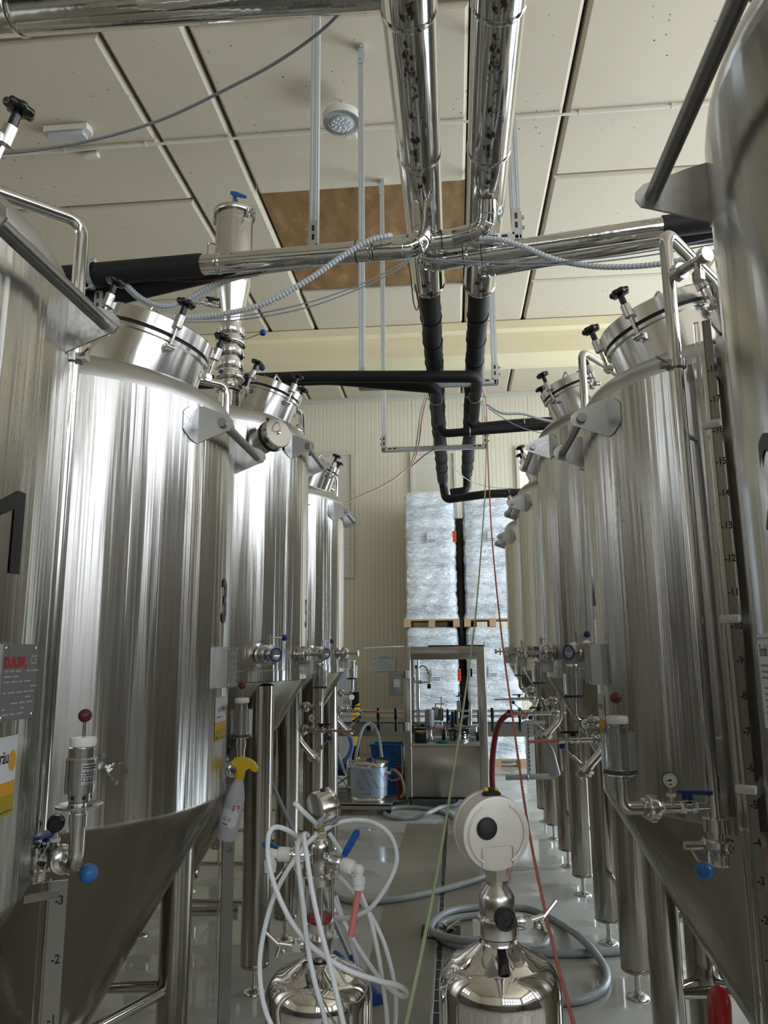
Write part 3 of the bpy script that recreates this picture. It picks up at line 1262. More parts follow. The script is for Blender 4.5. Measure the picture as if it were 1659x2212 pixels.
    def cap_fitting(t, p, z, d, off):
        """end fitting at the head of the riser that feeds the level tube"""
        d = V(d).normalized()
        mb = MB()
        a = p + V((0, 0, z))
        mb.cyl(a, a + d * .11, .016, n=16)
        mb.lathe([(.027, .035), (.03, .038), (.03, .058), (.027, .061)], a, d, 24)
        mb.cyl(a + d * .10, a + d * .15, .014, n=14)
        mb.lathe([(.024, .145), (.026, .148), (.026, .166), (.024, .169)], a, d, 24)
        e = a + d * .125
        mb.cyl(e, e - V((0, 0, .045)), .011, n=12)
        mb.hexa(e - V((0, 0, .04)), e - V((0, 0, .07)), .019)
        t.o('level_fitting', mb, M_['fit'])
        return e - V((0, 0, .06))

    def scale(t, phi, z0, z1, nums, zfun, face=None, w=.030):
        """flat level bar with painted numbers and clips, sight tube beside it"""
        n, tn = t.Nrm(phi), t.Tan(phi)
        c = V((t.xc, t.yc, 0)) + n * (R + .075)
        if face:
            n = V(face).normalized()
            tn = V((0, 0, 1)).cross(n)
        M = Matrix.Rotation(math.atan2(n.y, n.x), 3, 'Z')
        f = MB()
        f.box(c + V((0, 0, (z0 + z1) / 2)), (.006, w, z1 - z0), M=M)
        f.box(c - n * .012 - tn * (w / 2) + V((0, 0, (z0 + z1) / 2)), (.03, .004, z1 - z0), M=M)
        for zz in (t.zt - .05, t.zb + .12, z1 - .03):
            if not t.zb - .1 < zz < z1:
                continue
            ni = t.Nrm(phi)
            f.box(V((t.xc, t.yc, zz)) + ni * (R + .036), (.08, .012, .045 if zz > t.zb else .018), M=Matrix.Rotation(math.atan2(ni.y, ni.x), 3, 'Z'))
        sc = t.o('level_scale', f, M_['scale'])
        d = MB()
        for k in nums:
            if not z0 + .03 < zfun(k) < z1 - .02:
                continue
            write(d, '-%d' % k, .030, c + n * .0032 + tn * .004 + V((0, 0, zfun(k) - .01)), tn, (0, 0, 1), .0008, .8, .0008)
        t.o('scale_numbers', d, M_['decal'], sc)
        s = MB()
        q = c - tn * .032 * 1.0
        s.tube([q + V((0, 0, z0 + .02)), q + V((0, 0, z1 + .0))], .009, 12)
        t.o('sight_tube', s, M_['glass'], sc)
        for zz in (zfun(10) + .02, zfun(16) + .02, zfun(5.4)):
            if z0 < zz < z1:
                k = MB()
                k.rbox(c - tn * .012 + n * .004 + V((0, 0, zz)), (.02, .055, .024), .004, math.atan2(n.y, n.x))
                t.o('clip', k, M_['white'], sc)
        return sc

    def relief_arm(t, p, d, z, glass, rise=.10, gface=(0, -1, 0), k=1.0, hd=None):
        """side arm of the riser: nipple, ball valve, gauge tee, union, elbow, relief valve"""
        d = V(d).normalized()
        a = p + V((0, 0, z))
        up = V((0, 0, 1))
        mb = MB()
        mb.cyl(a, a + d * .12 * k, .012, n=14)
        mb.cyl(a + d * .105 * k, a + d * .165 * k, .0155, n=14)
        tee = a + d * .132 * k
        mb.cyl(tee, tee + up * .035, .012, n=12)
        mb.cyl(a + d * .165 * k, a + d * .20 * k, .018, r2=.022, n=16)
        union_rings(mb, a + d * .20 * k, d, .035)
        e0 = a + d * .21 * k
        pts = fillet([e0, a + d * .285 * k, a + d * .285 * k + up * rise], .062, 8)
        mb.tube(pts, .0185, 16)
        mb.lathe([(.022, 0), (.022, .03)], pts[-1] - up * .005, up, 20)
        arm = t.o('relief_arm', mb, M_['fit'])
        w = MB()
        for f in (.06, .105, .162):
            w.lathe([(.0165, -.004), (.0165, .004)], a + d * f * k, d, 14)
        w.lathe([(.0135, -.004), (.0135, .004)], tee + up * .034, up, 12)
        t.o('thread_tape', w, M_['ptfe'], arm)
        ball_valve(t.root, a + d * .062 * k, a + d * .102 * k, .0155, up, hd or -d, M_['blue'])
        gauge(t.root, tee + up * .032, up, gface, .021)
        return relief_valve(t.root, pts[-1] + up * .02, glass)

    def port_valve(t, phi, z, kind):
        n = t.Nrm(phi)
        o = V((t.xc, t.yc, z)) + n * R
        up = V((0, 0, 1))
        mb = MB()
        if kind == 0:
            mb.lathe([(.062, -.004), (.062, .004), (.05, .007), (.033, .008), (.033, .03)], o, n, 28)
            for i in range(6):
                x, y, _ = frame(n)
                q = i * PI / 3
                mb.lathe([(.005, .003), (.005, .009)], o + (x * math.cos(q) + y * math.sin(q)) * .052, n, 8)
            st = t.o('port_flange', mb, M_['fit'])
            b2 = MB()
            union_rings(b2, o + n * .045, n, .052)
            t.o('union_nut', b2, M_['fit'], st)
            v = butterfly(t.root, o + n * .095, n, .054, up, t.Tan(phi) * .95 + n * .1 + up * .0 if True else up, M_['blue'], .017)
            g = MB()
            g.lathe([(.038, .050), (.038, .056), (.029, .056), (.029, .050), (.038, .050)], o + n * .095, n, 28, caps=False)
            t.o('port_gasket', g, M_['lever'], v)
        else:
            mb.lathe([(.05, -.004), (.05, .004), (.026, .006), (.026, .04)], o, n, 24)
            union_rings(mb, o + n * .045, n, .045)
            mb.cyl(o + n * .06, o + n * .15, .009, n=12)
            mb.lathe([(.026, 0), (.026, .008)], o + n * .15, n, 20)
            mb.cyl(o + n * .11 - up * .035, o + n * .11 + up * .03, .007, n=10)
            t.o('sample_valve', mb, M_['fit'])
def relief_elbow(t, p, d, z):
    """short elbow from the riser carrying a relief valve with clear cup"""
    d = V(d).normalized()
    a = p + V((0, 0, z))
    up = V((0, 0, 1))
    mb = MB()
    mb.cyl(a, a + d * .05, .015, n=14)
    union_rings(mb, a + d * .055, d, .033)
    pts = fillet([a + d * .06, a + d * .15, a + d * .15 + up * .10], .07, 8)
    mb.tube(pts, .0165, 16)
    t.o('relief_arm', mb, M_['fit'])
    return relief_valve(t.root, pts[-1], True, ball=False)


def gas_arm(t, p, d, z, tube=.12, lev=None):
    """lower side arm: union, gauge tee, ball valve and a pink hose tail"""
    d = V(d).normalized()
    a = p + V((0, 0, z))
    up = V((0, 0, 1))
    mb = MB()
    mb.cyl(a - d * .04, a + d * .07, .013, n=14)
    union_rings(mb, a + d * .045, d, .033)
    mb.cyl(a + d * .07, a + d * .14, .0155, n=14)
    mb.cyl(a + d * .105, a + d * .105 + up * .03, .012, n=12)
    mb.cyl(a + d * .13, a + d * .25, .011, n=12)
    mb.hexa(a + d * .225, a + d * .255, .016)
    g = t.o('gas_arm', mb, M_['fit'])
    ball_valve(t.root, a + d * .145, a + d * .195, .0145, up, d, M_['blackplastic'] if lev is None else lev)
    gauge(t.root, a + d * .105 + up * .028, up, V((-.3 * t.s, -1, 0)), .026)
    mb = MB()
    mb.cyl(a + d * .25, a + d * (.25 + tube), .0075, n=10)
    t.o('hose_tail', mb, M_['pink'])


NUMS = list(range(1, 19))
zf = lambda k: .773 + .0991 * k

# row on the window-lit side
T1 = Tank(1, -1.60, 1.45, 2.61, 1.18, False, 'large brushed steel conical tank marked with a black 1', ('1', .5, 1.955), a0=.235)
T3 = Tank(1, -1.57, 2.82, 2.62, 1.17, False, 'brushed steel conical tank marked with a black 3, yellow spray bottle hung on it', ('3', -1, 1.90))
T5 = Tank(1, -1.57, 4.42, 2.98, 1.60, True, 'steel conical tank marked 5, carrying a tall steel hop column and a chained cap', ('5', -3, 1.93))
T7 = Tank(1, -1.57, 5.98, 2.88, 1.60, True, 'last steel tank of the row beside the labelling machine, behind the hop column tank', None)
# facing row
T2 = Tank(-1, 1.235, 1.34, 2.80, 1.30, False, 'closest grey steel tank with a paper data sheet and black 2 on its shell', ('2', 2.2, 1.99), .12, .2, rn=.40, ab=.76)
T4 = Tank(-1, 1.22, 2.92, 2.62, 1.18, False, 'steel conical tank with numbered level bar and dial gauge below a clear-cup relief valve', ('4', -3, 1.90))
T6 = Tank(-1, 1.22, 4.50, 2.95, 1.60, True, 'second-row steel tank with big blue-gasket valve just behind the numbered level bar tank', None)
T8 = Tank(-1, 1.22, 6.08, 2.93, 1.60, True, 'steel tank with the white spray bottle with red collar hung on its pipe', None)
T10 = Tank(-1, 1.22, 7.66, 2.90, 1.60, True, 'farthest steel tank of the row, next to the red hose and wrapped pallets', None)

for t in (T1, T3, T4, T5, T6, T7, T8):
    t.nameplate(red=(t is T1))
for t in (T1, T3, T4):
    t.sticker()
T10.nameplate()

dn = V((0, 0, -1))
p = T1.riser(-53, .44, 1.20)
T1.relief_arm(p, T1.D(.7, -.71, 0), 1.195, False, gface=T1.D(-.45, 1, 0), k=1.14, hd=T1.D(0, -1, 0))
butterfly(T1.root, p + V((0, 0, 1.15)), dn, .042, T1.D(.75, -.66, 0), T1.D(1, -.12, -.10), M_['ltblue'], .024, rl=.105)
T1.scale(-38, .06, 1.14, NUMS, lambda k: .69 + .135 * k, face=(.45, -1, 0), w=.042)
# pet cock on the shell of the tank behind it
mb = MB()
n_ = T3.Nrm(45)
o_ = V((T3.xc, T3.yc, 1.345)) + n_ * R
mb.cyl(o_, o_ + n_ * .07, .011, n=12)
mb.hexa(o_ + n_ * .03, o_ + n_ * .05, .020)
mb.cyl(o_ + n_ * .06, o_ + n_ * .06 + V((0, 0, -.04)), .008, n=10)
x_, y_, z_ = frame(n_)
pl = [((.026 + .004 * math.cos(6 * k * PI / 18)) * math.cos(k * PI / 18), (.026 + .004 * math.cos(6 * k * PI / 18)) * math.sin(k * PI / 18)) for k in range(36)]
mb.prism(pl, o_ + n_ * .07, x_, y_, n_ * .016)
T3.o('pet_cock', mb, M_['fit'])

p = T3.riser(-51, .38, 1.20)
T3.relief_arm(p, T3.D(.66, -.75, 0), 1.205, True, gface=T3.D(-.4, 1, 0), k=.95, hd=T3.D(0, -1, 0))
butterfly(T3.root, p + V((0, 0, 1.165)), dn, .042, T3.D(-.3, .9, 0), T3.D(-.4, .8, -.3), M_['ltblue'], .024)
T3.scale(-39, .06, 1.14, NUMS, zf, face=(.3, -1, 0), w=.05)
p = T4.riser(50, .45, 1.19)
e = T4.cap_fitting(p, 2.90, T4.D(-.45, -.9, 0), 0)
T4.relief_arm(p, T4.D(.98, -.16, 0), 1.25, True, .055, gface=(-.12, -1, .05), k=.95, hd=V((1, -.2, 0)))
butterfly(T4.root, p + V((0, 0, 1.145)), dn, .045, T4.D(1, -.1, 0), T4.D(-.15, -1, -.55), M_['ltblue'], .024)
mb = MB()
mb.lathe([(.024, -.02), (.034, -.018), (.034, .018), (.024, .02)], p + V((0, 0, 1.20)), (0, 0, 1), 24)
mb.box(p + V((.045, -.01, 1.20)), (.03, .012, .05))
T4.o('clamp_ring', mb, M_['fit'])
T4.scale(58, .55, 2.72, NUMS, zf, w=.024)
p = T2.riser(50, .45, 1.36)
for t, a in ((T5, -45), (T7, -45), (T6, 50), (T8, 50), (T10, 50)):
    bz = 1.14 if t.s > 0 else 1.22
    p = t.riser(a, .40 if t.s > 0 else .36, bz, bend=True)
    d = t.D(.95, -.3, 0)
    relief_elbow(t, p, t.D(.98, -.2, 0), 1.345)
    gas_arm(t, p, d, 1.20 if t.s > 0 else 1.26, .16)
    q = p + V((0, 0, bz - .085)) + t.D(.08, 0, 0)
    ax = (q - (p + V((0, 0, bz)))).normalized()
    butterfly(t.root, q + ax * .03, ax, .040, (t.D(.7, 0, .7)).normalized(), (t.D(.7, -.2, .7)).normalized(), M_['blue'], .016)
    t.port_valve(40, 1.685, 0)
    t.port_valve(11, 1.685, 1)

# capped side port with its keeper chain on the hop column tank
n_ = (T5.Nrm(41) + V((0, 0, .12))).normalized()
o_ = V((T5.xc, T5.yc, 2.87)) + T5.Nrm(41) * (R - .02)
mb = MB()
mb.cyl(o_, o_ + n_ * .12, .07, n=32)
pt = T5.o('side_port', mb, M_['polish'])
mb = MB()
mb.lathe([(.078, .10), (.088, .105), (.088, .128), (.078, .13)], o_, n_, 32)
T5.o('port_seal', mb, M_['rubber'], pt)
mb = MB()
mb.lathe([(.080, .128), (.086, .132), (.086, .172), (.080, .178), (.012, .178), (.010, .19), (.004, .192)], o_, n_, 40)
cp = T5.o('screw_cap', mb, M_['polish'], pt)
x_, y_, z_ = frame(n_)
mb = MB()
for k in range(4):
    t_ = k * PI / 2 + .6
    mb.box(o_ + n_ * .15 + (x_ * math.cos(t_) + y_ * math.sin(t_)) * .086, (.012, .012, .03))
T5.o('cap_slots', mb, M_['rubber'], cp)
c0 = o_ + n_ * .19
c1 = T5.P(.30, -.10, T5.domez(.32) + .01)
pts = resample(spline([c0, c0 + V((-.01, -.01, .05)), (c0 + c1) / 2 + V((0, 0, .03)), c1 + V((.03, -.03, .02)), c1], 10), .0085)
mb = MB()
for i, q in enumerate(pts[:-1]):
    d = (pts[i + 1] - q).normalized()
    x_, y_, _ = frame(d)
    ax = x_ if i % 2 else y_
    oth = d.cross(ax)
    mb.tube([q + (d * .0065 * math.cos(2 * PI * k / 10) + oth * .0042 * math.sin(2 * PI * k / 10)) for k in range(10)], .0012, 5, closed=True)
T5.o('keeper_chain', mb, M_['fit'])

# small sampling fitting behind the manway of the hop column tank
for t, a, y in ((T5, .50, .40), (T7, .48, .36), (T6, .45, .42)):
    z = t.domez(math.hypot(a, y)) - .02
    q = t.P(a, y, z)
    mb = MB()
    mb.cyl(q, q + V((0, 0, .14)), .011, n=12)
    mb.hexa(q + V((0, 0, .08)), q + V((0, 0, .11)), .018)
    d = V((.8 * t.s if t.s > 0 else -.5, -.6, .25)).normalized()
    mb.cyl(q + V((0, 0, .14)) - d * .05, q + V((0, 0, .14)) + d * .06, .012, n=12)
    mb.lathe([(.026, 0), (.028, .003), (.028, .015), (.024, .018)], q + V((0, 0, .14)) + d * .06, d, 24)
    t.o('vacuum_valve', mb, M_['fit'])

# paper data sheet on the closest grey tank
mb = MB()
def sheet(x0, x1, y0, y1, n=8):
    vs, fs = [], []
    for i in range(n + 1):
        x = x0 + (x1 - x0) * i / n
        vs += [(x, y0), (x, y1)]
    return vs, [(2 * i, 2 * i + 2, 2 * i + 3, 2 * i + 1) for i in range(n)]
ph, zc = -4.5, 1.64
T2.on_shell(mb, [sheet(-.085, .10, -.085, .085)], ph, zc, R + .0015)
mb.cur = 1
va, fa = text_geo('Errebi S', .03, .72, .0003, 'LEFT')
T2.on_shell(mb, [([(x - .068, y + .045) for x, y in va], fa)], ph, zc, R + .0024)
mb.cur = 2
rnd = random.Random(5)
yy = .03
for k in range(9):
    x0 = -.066 + .012 * (k > 2)
    T2.on_shell(mb, [sheet(x0, x0 + rnd.uniform(.06, .14), yy - .0035, yy, 4)], ph, zc, R + .0022)
    yy -= .011 if k != 2 else .018
mb.cur = 3
T2.on_shell(mb, [sheet(-.08, .095, .076, .078)], ph, zc, R + .0022)
T2.o('data_sheet', mb, [M_['paper'], M_['decal'], M_['grayprint'], M_['lever']])
# ---------------------------------------------------------------- overhead ducts, hangers, branch pipes
DZ = 3.64


def seams(mb, a, b_, r, ts):
    a, b_ = V(a), V(b_)
    d = b_ - a
    for t in ts:
        c = a + d * t
        mb.lathe([(r + .0005, -.012), (r + .004, -.006), (r + .004, .006), (r + .0005, .012)], c, d, 40, caps=False)


def mitre(mb, pts, r, n=20):
    """sheet-metal elbow: straight lobster-back segments with raised beads"""
    mb.tube(pts, r, n)
    for p, q in zip(pts, pts[1:]):
        mb.torus(p, V(q) - V(p), r + .001, .0022, n, 6)


def duct(x, y1, yend, lab):
    t = thing('insulated_duct', lab, 'pipe', (x, 3.0, DZ - .085), 'twin overhead ducts')
    mb = MB()
    mb.cyl((x, -3.0, DZ), (x, y1, DZ), .085, n=56)
    seams(mb, (x, -3, DZ), (x, y1, DZ), .085, [(k + 3) / (y1 + 3) for k in (.3, 1.95, 2.62, y1 - .02)])
    obj('duct_cladding', mb, M_['ductdirty'], t)
    # black foam run with taped joints
    mb = MB()
    pts, rr = [], []
    y = y1 - .06
    k = 0
    rnd = random.Random(int(x * 1000) + 50)
    while y < yend:
        bulge = 1 + (.05 if k % 5 == 0 else rnd.uniform(-.02, .02))
        pts.append((x + rnd.uniform(-.003, .003), y, DZ + rnd.uniform(-.003, .003)))
        rr.append(.060 * bulge)
        y += .07
        k += 1
    mb.tube(pts, rr, 24)
    for yy in (4.1, 4.45, 4.8, 5.3, 5.75, 6.2, 6.9, 7.4, 7.8):
        if yy < yend:
            mb.torus((x, yy, DZ), (0.04, 1, .05), .062, .004, 28, 6)
    obj('foam_sleeve', mb, M_['foam'], t)
    return t


dL = duct(-.09, 3.70, 8.42, 'mirror-clad overhead duct with elbow turning towards the tank marked 3, black foam beyond')
dR = duct(.185, 3.73, 8.12, 'mirror-clad overhead duct with heavier dark specks underneath, beside a matching duct')

def branch(parent, path, r, foam_from=None, foam_r=.05, mit=True, seam=()):
    mb = MB()
    mitre(mb, path[0], r)
    obj('branch_elbow', mb, M_['duct'], parent)
    mb = MB()
    a, b_ = path[1]
    mb.cyl(a, b_, r, n=32)
    seams(mb, a, b_, r - .001, seam)
    o = obj('branch_pipe', mb, M_['duct'], parent)
    ROOT[o.name] = ROOT[parent.name]
    if seam:
        mb = MB()
        for t in (.05, .14):
            mb.torus(V(a) + (V(b_) - V(a)) * t, V(b_) - V(a), r + .0015, .0025, 28, 6)
        obj('tie_band', mb, M_['rubber'], o)
    if foam_from:
        mb = MB()
        mb.tube(fillet(foam_from, .12, 8), foam_r, 24)
        obj('branch_foam', mb, M_['foam'], parent)

# front branch of the left duct, towards tank 3
yb = 2.85
el = fillet([(-.09, yb, 3.59), (-.09, yb, 3.355), (-.26, yb, 3.36)], .12, 4)
branch(dL, (el, [el[-1], (-1.055, yb + .03, 3.355)]), .043, [(-1.05, yb + .03, 3.355), (-1.75, yb + .06, 3.35)], .050, seam=(.06, .9))
# branch that leaves behind it and runs to the other row
el = fillet([(-.09, 3.12, 3.59), (-.09, 3.10, 3.425), (.04, 3.08, 3.43)], .10, 4)
branch(dL, (el, [el[-1], (.93, 2.96, 3.455)]), .042, [(.92, 2.96, 3.455), (1.55, 2.90, 3.47)], .047, seam=(.06,))
# branch of the right duct, passing behind to the left row
el = fillet([(.185, 2.86, 3.59), (.185, 2.93, 3.475), (.04, 2.985, 3.475)], .10, 4)
branch(dR, (el, [el[-1], (-1.0, 3.0, 3.41)]), .040, [(-.95, 3.0, 3.412), (-1.75, 3.02, 3.27)], .050, seam=(.2,))
el = fillet([(.185, 3.34, 3.59), (.185, 3.30, 3.49), (.33, 3.26, 3.49)], .10, 4)
branch(dR, (el, [el[-1], (1.0, 3.12, 3.50)]), .042, [(.98, 3.125, 3.50), (1.55, 3.05, 3.50)], .047)

# thin black branches towards the hop column tank
def foam_branch(parent, pts, r, fl=.09, ring=()):
    mb = MB()
    q = fillet(pts, fl, 8)
    mb.tube(q, r, 20)
    o = obj('foam_branch', mb, M_['foam'], parent)
    ROOT[o.name] = ROOT[parent.name]
    for c, ax, rr in ring:
        mb = MB()
        mb.torus(c, ax, rr, .004, 28, 6)
        mb.cyl(V(c) + V((rr, 0, 0)), V(c) + V((rr + .02, 0, .0)), .005, n=8)
        mb.cyl(V(c) - V((rr, 0, 0)), V(c) - V((rr + .02, 0, .0)), .005, n=8)
        obj('pipe_ring', mb, M_['zinc'], o)
foam_branch(dR, [(.185, 5.80, 3.60), (.195, 5.72, 3.49), (.195, 4.68, 3.475), (-.9, 4.62, 3.50), (-1.85, 4.62, 3.50)], .040, .07,
            [((.19, 5.1, 3.483), (0, 1, 0), .045), ((-1.45, 4.62, 3.5), (1, 0, 0), .044)])
foam_branch(dL, [(-.09, 5.80, 3.60), (-.085, 5.70, 3.49), (-.085, 4.86, 3.475), (-.8, 4.78, 3.54), (-1.85, 4.78, 3.55)], .040, .07,
            [((-.087, 5.1, 3.48), (0, 1, 0), .045)])
# and towards the other row
foam_branch(dL, [(-.09, 5.95, 3.60), (-.06, 5.95, 3.47), (.62, 5.95, 3.50), (1.5, 5.9, 3.52)], .034, .06, [((-.01 + .18, 5.95, 3.478), (1, 0, 0), .036)])
foam_branch(dR, [(.185, 6.05, 3.6), (.24, 6.05, 3.53), (.5, 6.02, 3.54), (1.5, 5.98, 3.56)], .052, .06, [((.62, 6.01, 3.543), (1, 0, 0), .055)])
# far ends
foam_branch(dL, [(-.09, 8.38, DZ), (-.085, 8.52, 3.60), (-.06, 8.45, 3.42), (.4, 8.30, 3.44), (1.4, 8.2, 3.44)], .048, .07)
foam_branch(dR, [(.185, 8.08, DZ), (.185, 8.22, 3.60), (.18, 8.16, 3.46), (.0, 8.2, 3.45)], .042, .06)

# upright slotted channel with pipe clips beside the manway
t = thing('slotted_support', 'short slotted galvanised channel clipped to black foam pipe above the tank marked 3', 'bracket', (-1.555, 2.96, 2.9))
mb = MB()
x, y = -1.555, 2.96
mb.box((x, y, 3.10), (.034, .006, .41))
for s in (-1, 1):
    mb.box((x + s * .016, y + .012, 3.10), (.004, .024, .41))
obj('channel', mb, M_['zinc'], t)
mb = MB()
for k in range(7):
    mb.box((x, y - .0035, 2.98 + k * .05), (.009, .002, .028))
obj('slots', mb, M_['dark'], t)
mb = MB()
mb.lathe([(.052, -.012), (.055, -.012), (.055, .012), (.052, .012)], (x, 2.895, 3.352), (1, 0, 0), 32, caps=False)
mb.box((x, 2.895, 3.412), (.022, .022, .022))
mb.box((x, 2.90, 3.295), (.022, .022, .022))
obj('pipe_clip', mb, M_['zinc'], t)


# ---------------------------------------------------------------- galvanised trapeze hangers
def hanger(y, top, lab, x0=-.605, x1=.326, zb=3.533):
    t = thing('pipe_hanger', lab, 'hanger', ((x0 + x1) / 2, y, zb), 'galvanised trapeze hangers')
    def rail(a, b_, wide, nm):
        mb = MB()
        a, b_ = V(a), V(b_)
        d = (b_ - a).normalized()
        yy = V((0, 1, 0))
        xx = yy.cross(d)
        k = .0205
        pl = [(-k, -k), (k, -k), (k, k), (.008, k), (.008, k - .003), (k - .004, k - .003), (k - .004, -k + .0035), (-k + .004, -k + .0035), (-k + .004, k - .003), (-.008, k - .003), (-.008, k), (-k, k)]
        mb.prism(pl, a, xx, yy, b_ - a)
        # shallow rolled beads of the profile face
        for q in (-.010, .010):
            mb.tube([a + xx * q - yy * k, b_ + xx * q - yy * k], .0028, 8)
        return obj(nm, mb, M_['zinc'], t)
    rail((x0, y, zb - .02), (x0, y, top), 1, 'upright')
    rail((x1, y, zb - .02), (x1, y, top), 1, 'upright')
    rail((x0 - .02, y, zb), (x1 + .02, y, zb), 1, 'crossbar')
    for s, x in ((1, x0), (-1, x1)):
        mb = MB()
        mb.box((x + s * .075, y - .024, zb), (.13, .004, .038))
        mb.box((x, y - .024, zb + .075), (.038, .004, .13))
        mb.box((x - s * .0235, y, zb + .06), (.004, .04, .13))
        for q in (.035, .085):
            mb.hexa((x - s * .024, y, zb + q + .02), (x - s * .038, y, zb + q + .02), .009)
        br = obj('corner_bracket', mb, M_['plate'], t)
        ROOT[br.name] = ROOT[t.name]
        mb = MB()
        for q in (.055, .10):
            mb.box((x + s * q, y - .0265, zb + .004), (.028, .002, .012))
            mb.box((x, y - .0265, zb + q), (.012, .002, .028))
        obj('slots', mb, M_['dark'], br)
    if top > 6.2:
        for x in (x0, x1):
            mb = MB()
            mb.box((x, y - .024, top - .08), (.05, .005, .15))
            mb.box((x, y, top - .004), (.05, .09, .008))
            for q in (.04, .11):
                mb.hexa((x, y - .024, top - q), (x, y - .037, top - q), .009)
            mb.hexa((x, y - .035, top - .008), (x, y - .035, top - .025), .01)
            obj('ceiling_bracket', mb, M_['zinc'], t)
hanger(3.12, 6.298, 'galvanised hanger frame behind the elbowed steel branch pipes, nearest of three')
hanger(4.95, 6.298, 'galvanised hanger frame whose crossbar passes just under the hop column black pipes')
hanger(6.62, 6.298, 'lowest-looking galvanised hanger frame, in front of the far wall windows')

# big polished pipe crossing the ceiling corner
t = thing('crossing_pipe', 'fat polished steel pipe crossing in front of the ceiling at the top corner', 'pipe', (-1.5, 2.02, 3.74))
mb = MB()
a, b_ = V((-2.6, 2.03, 3.875)), V((-.17, 2.0, 3.80))
mb.cyl(a, b_, .083, n=48)
seams(mb, a, b_, .083, [.49, .05])
obj('pipe_cladding', mb, M_['duct'], t)

# ---------------------------------------------------------------- ceiling fittings
mb = MB()
mb.cyl((XL, 5.82, 6.275), (XR, 5.82, 6.275), .012, n=12)
for k in range(17):
    x = -6.6 + k * .78
    mb.cyl((x - .012, 5.82, 6.275), (x + .012, 5.82, 6.275), .017, n=12)
    mb.box((x, 5.82, 6.29), (.02, .03, .02))
tag(obj('ceiling_conduit', mb, M_['offwhite']), 'thin cream conduit clipped straight across the concrete ceiling', 'conduit')

c = at(738, 262, Z=6.10)
t = thing('high_bay_lamp', 'round grey finned lamp hanging under the concrete ceiling', 'lamp', c)
mb = MB()
mb.lathe([(.115, -.02), (.155, -.015), (.16, .01), (.16, .045), (.15, .05), (.13, .052)], c, (0, 0, 1), 48)
mb.lathe([(.10, .05), (.10, .07), (.05, .075), (.05, .10)], c, (0, 0, 1), 32)
obj('housing', mb, M_['offwhite'], t)
mb = MB()
for k in range(40):
    q = 2 * PI * k / 40
    e = V((math.cos(q), math.sin(q), 0))
    mb.box(c + e * .135 + V((0, 0, -.023)), (.042, .006, .012), q)
obj('cooling_fins', mb, M_['greypaint'], t)
mb = MB()
mb.lathe([(.098, -.022), (.098, -.03), (.09, -.034), (.001, -.036)], c, (0, 0, 1), 40, caps=False)
ln = obj('lamp_lens', mb, M_['lens'], t)
ROOT[ln.name] = ROOT[t.name]
mb = MB()
for rr, n in ((.03, 4), (.055, 7), (.078, 11)):
    for k in range(n):
        q = 2 * PI * k / n + rr * 20
        mb.lathe([(.008, -.034), (.008, -.040), (.004, -.042)], c + V((math.cos(q) * rr, math.sin(q) * rr, 0)), (0, 0, 1), 8)
obj('diodes', mb, M_['white'], ln)
mb = MB()
mb.torus(c + V((0, 0, .125)), (1, 0, 0), .018, .004, 16, 6)
mb.cyl(c + V((0, 0, .14)), c + V((0, 0, .2)), .006, n=8)
obj('hook', mb, M_['greypaint'], t)
mb = MB()
mb.rbox((c.x + .03, 5.88, 6.272), (.10, .07, .05), .006)
tag(obj('junction_box', mb, M_['offwhite']), 'small cream junction box on ceiling conduit beside the round lamp', 'junction box')

c = at(147, 290, Z=6.24)
t = thing('emergency_light', 'flat rectangular cream emergency light fixed to the ceiling', 'light fixture', c)
mb = MB()
mb.prism([(-.2, -.06), (.2, -.06), (.215, .0), (.2, .06), (-.2, .06), (-.215, 0)], c + V((0, 0, .0)), (1, 0, 0), (0, 1, 0), (0, 0, .055))
obj('housing', mb, M_['offwhite'], t)
mb = MB()
mb.rbox(c + V((0, 0, -.02)), (.34, .10, .04), .01)
obj('diffuser', mb, M_['lens'], t)
mb = MB()
mb.rbox((c.x + .05, 5.90, 6.27), (.14, .06, .05), .006)
tag(obj('junction_box', mb, M_['offwhite']), 'small cream junction box beside the rectangular emergency light', 'junction box')


# ---------------------------------------------------------------- cables
def cable(name, label, cat, pts, r, m, n=8, ridged=False, sm=10):
    q = spline([at(u, v, Y=y) for u, v, y in pts], sm)
    mb = MB()
    if ridged:
        ribbed(mb, q, r, .015, .13, 12)
    else:
        mb.tube(q, r, n)
    return tag(obj(name, mb, m), label, cat)
cable('cable', 'grey cable sagging across the ceiling from the fat polished pipe', 'cable',
      [(-60, 336, 2.6), (60, 327, 2.55), (200, 303, 2.5), (350, 258, 2.4), (500, 187, 2.3), (600, 133, 2.2), (690, 70, 2.12), (760, 2, 2.05)], .0055, M_['cable'])
cable('flexible_conduit', 'ridged pale conduit sagging from the elbow over to tank 3 manway', 'conduit',
      [(243, 668, 2.92), (330, 683, 2.85), (440, 684, 2.80), (560, 660, 2.77), (660, 608, 2.76), (740, 553, 2.76), (795, 521, 2.76), (835, 510, 2.775), (845, 509, 2.79)], .0115, M_['conduit'], ridged=True)
cable('flexible_conduit', 'ridged pale conduit drooping below the steel branch beside the slotted channel', 'conduit',
      [(250, 588, 2.92), (300, 640, 2.93), (350, 660, 2.95), (400, 648, 2.97), (470, 610, 2.96), (540, 592, 2.94), (640, 578, 2.93), (740, 563, 2.93), (850, 543, 2.925)], .0105, M_['conduit'], ridged=True)
cable('cable', 'smooth white cable looping under the ridged conduit beside the hop column', 'cable',
      [(255, 602, 2.93), (290, 640, 2.94), (340, 668, 2.96), (395, 660, 2.98), (455, 628, 2.98), (500, 606, 2.97), (560, 593, 2.96)], .006, M_['conduit'])
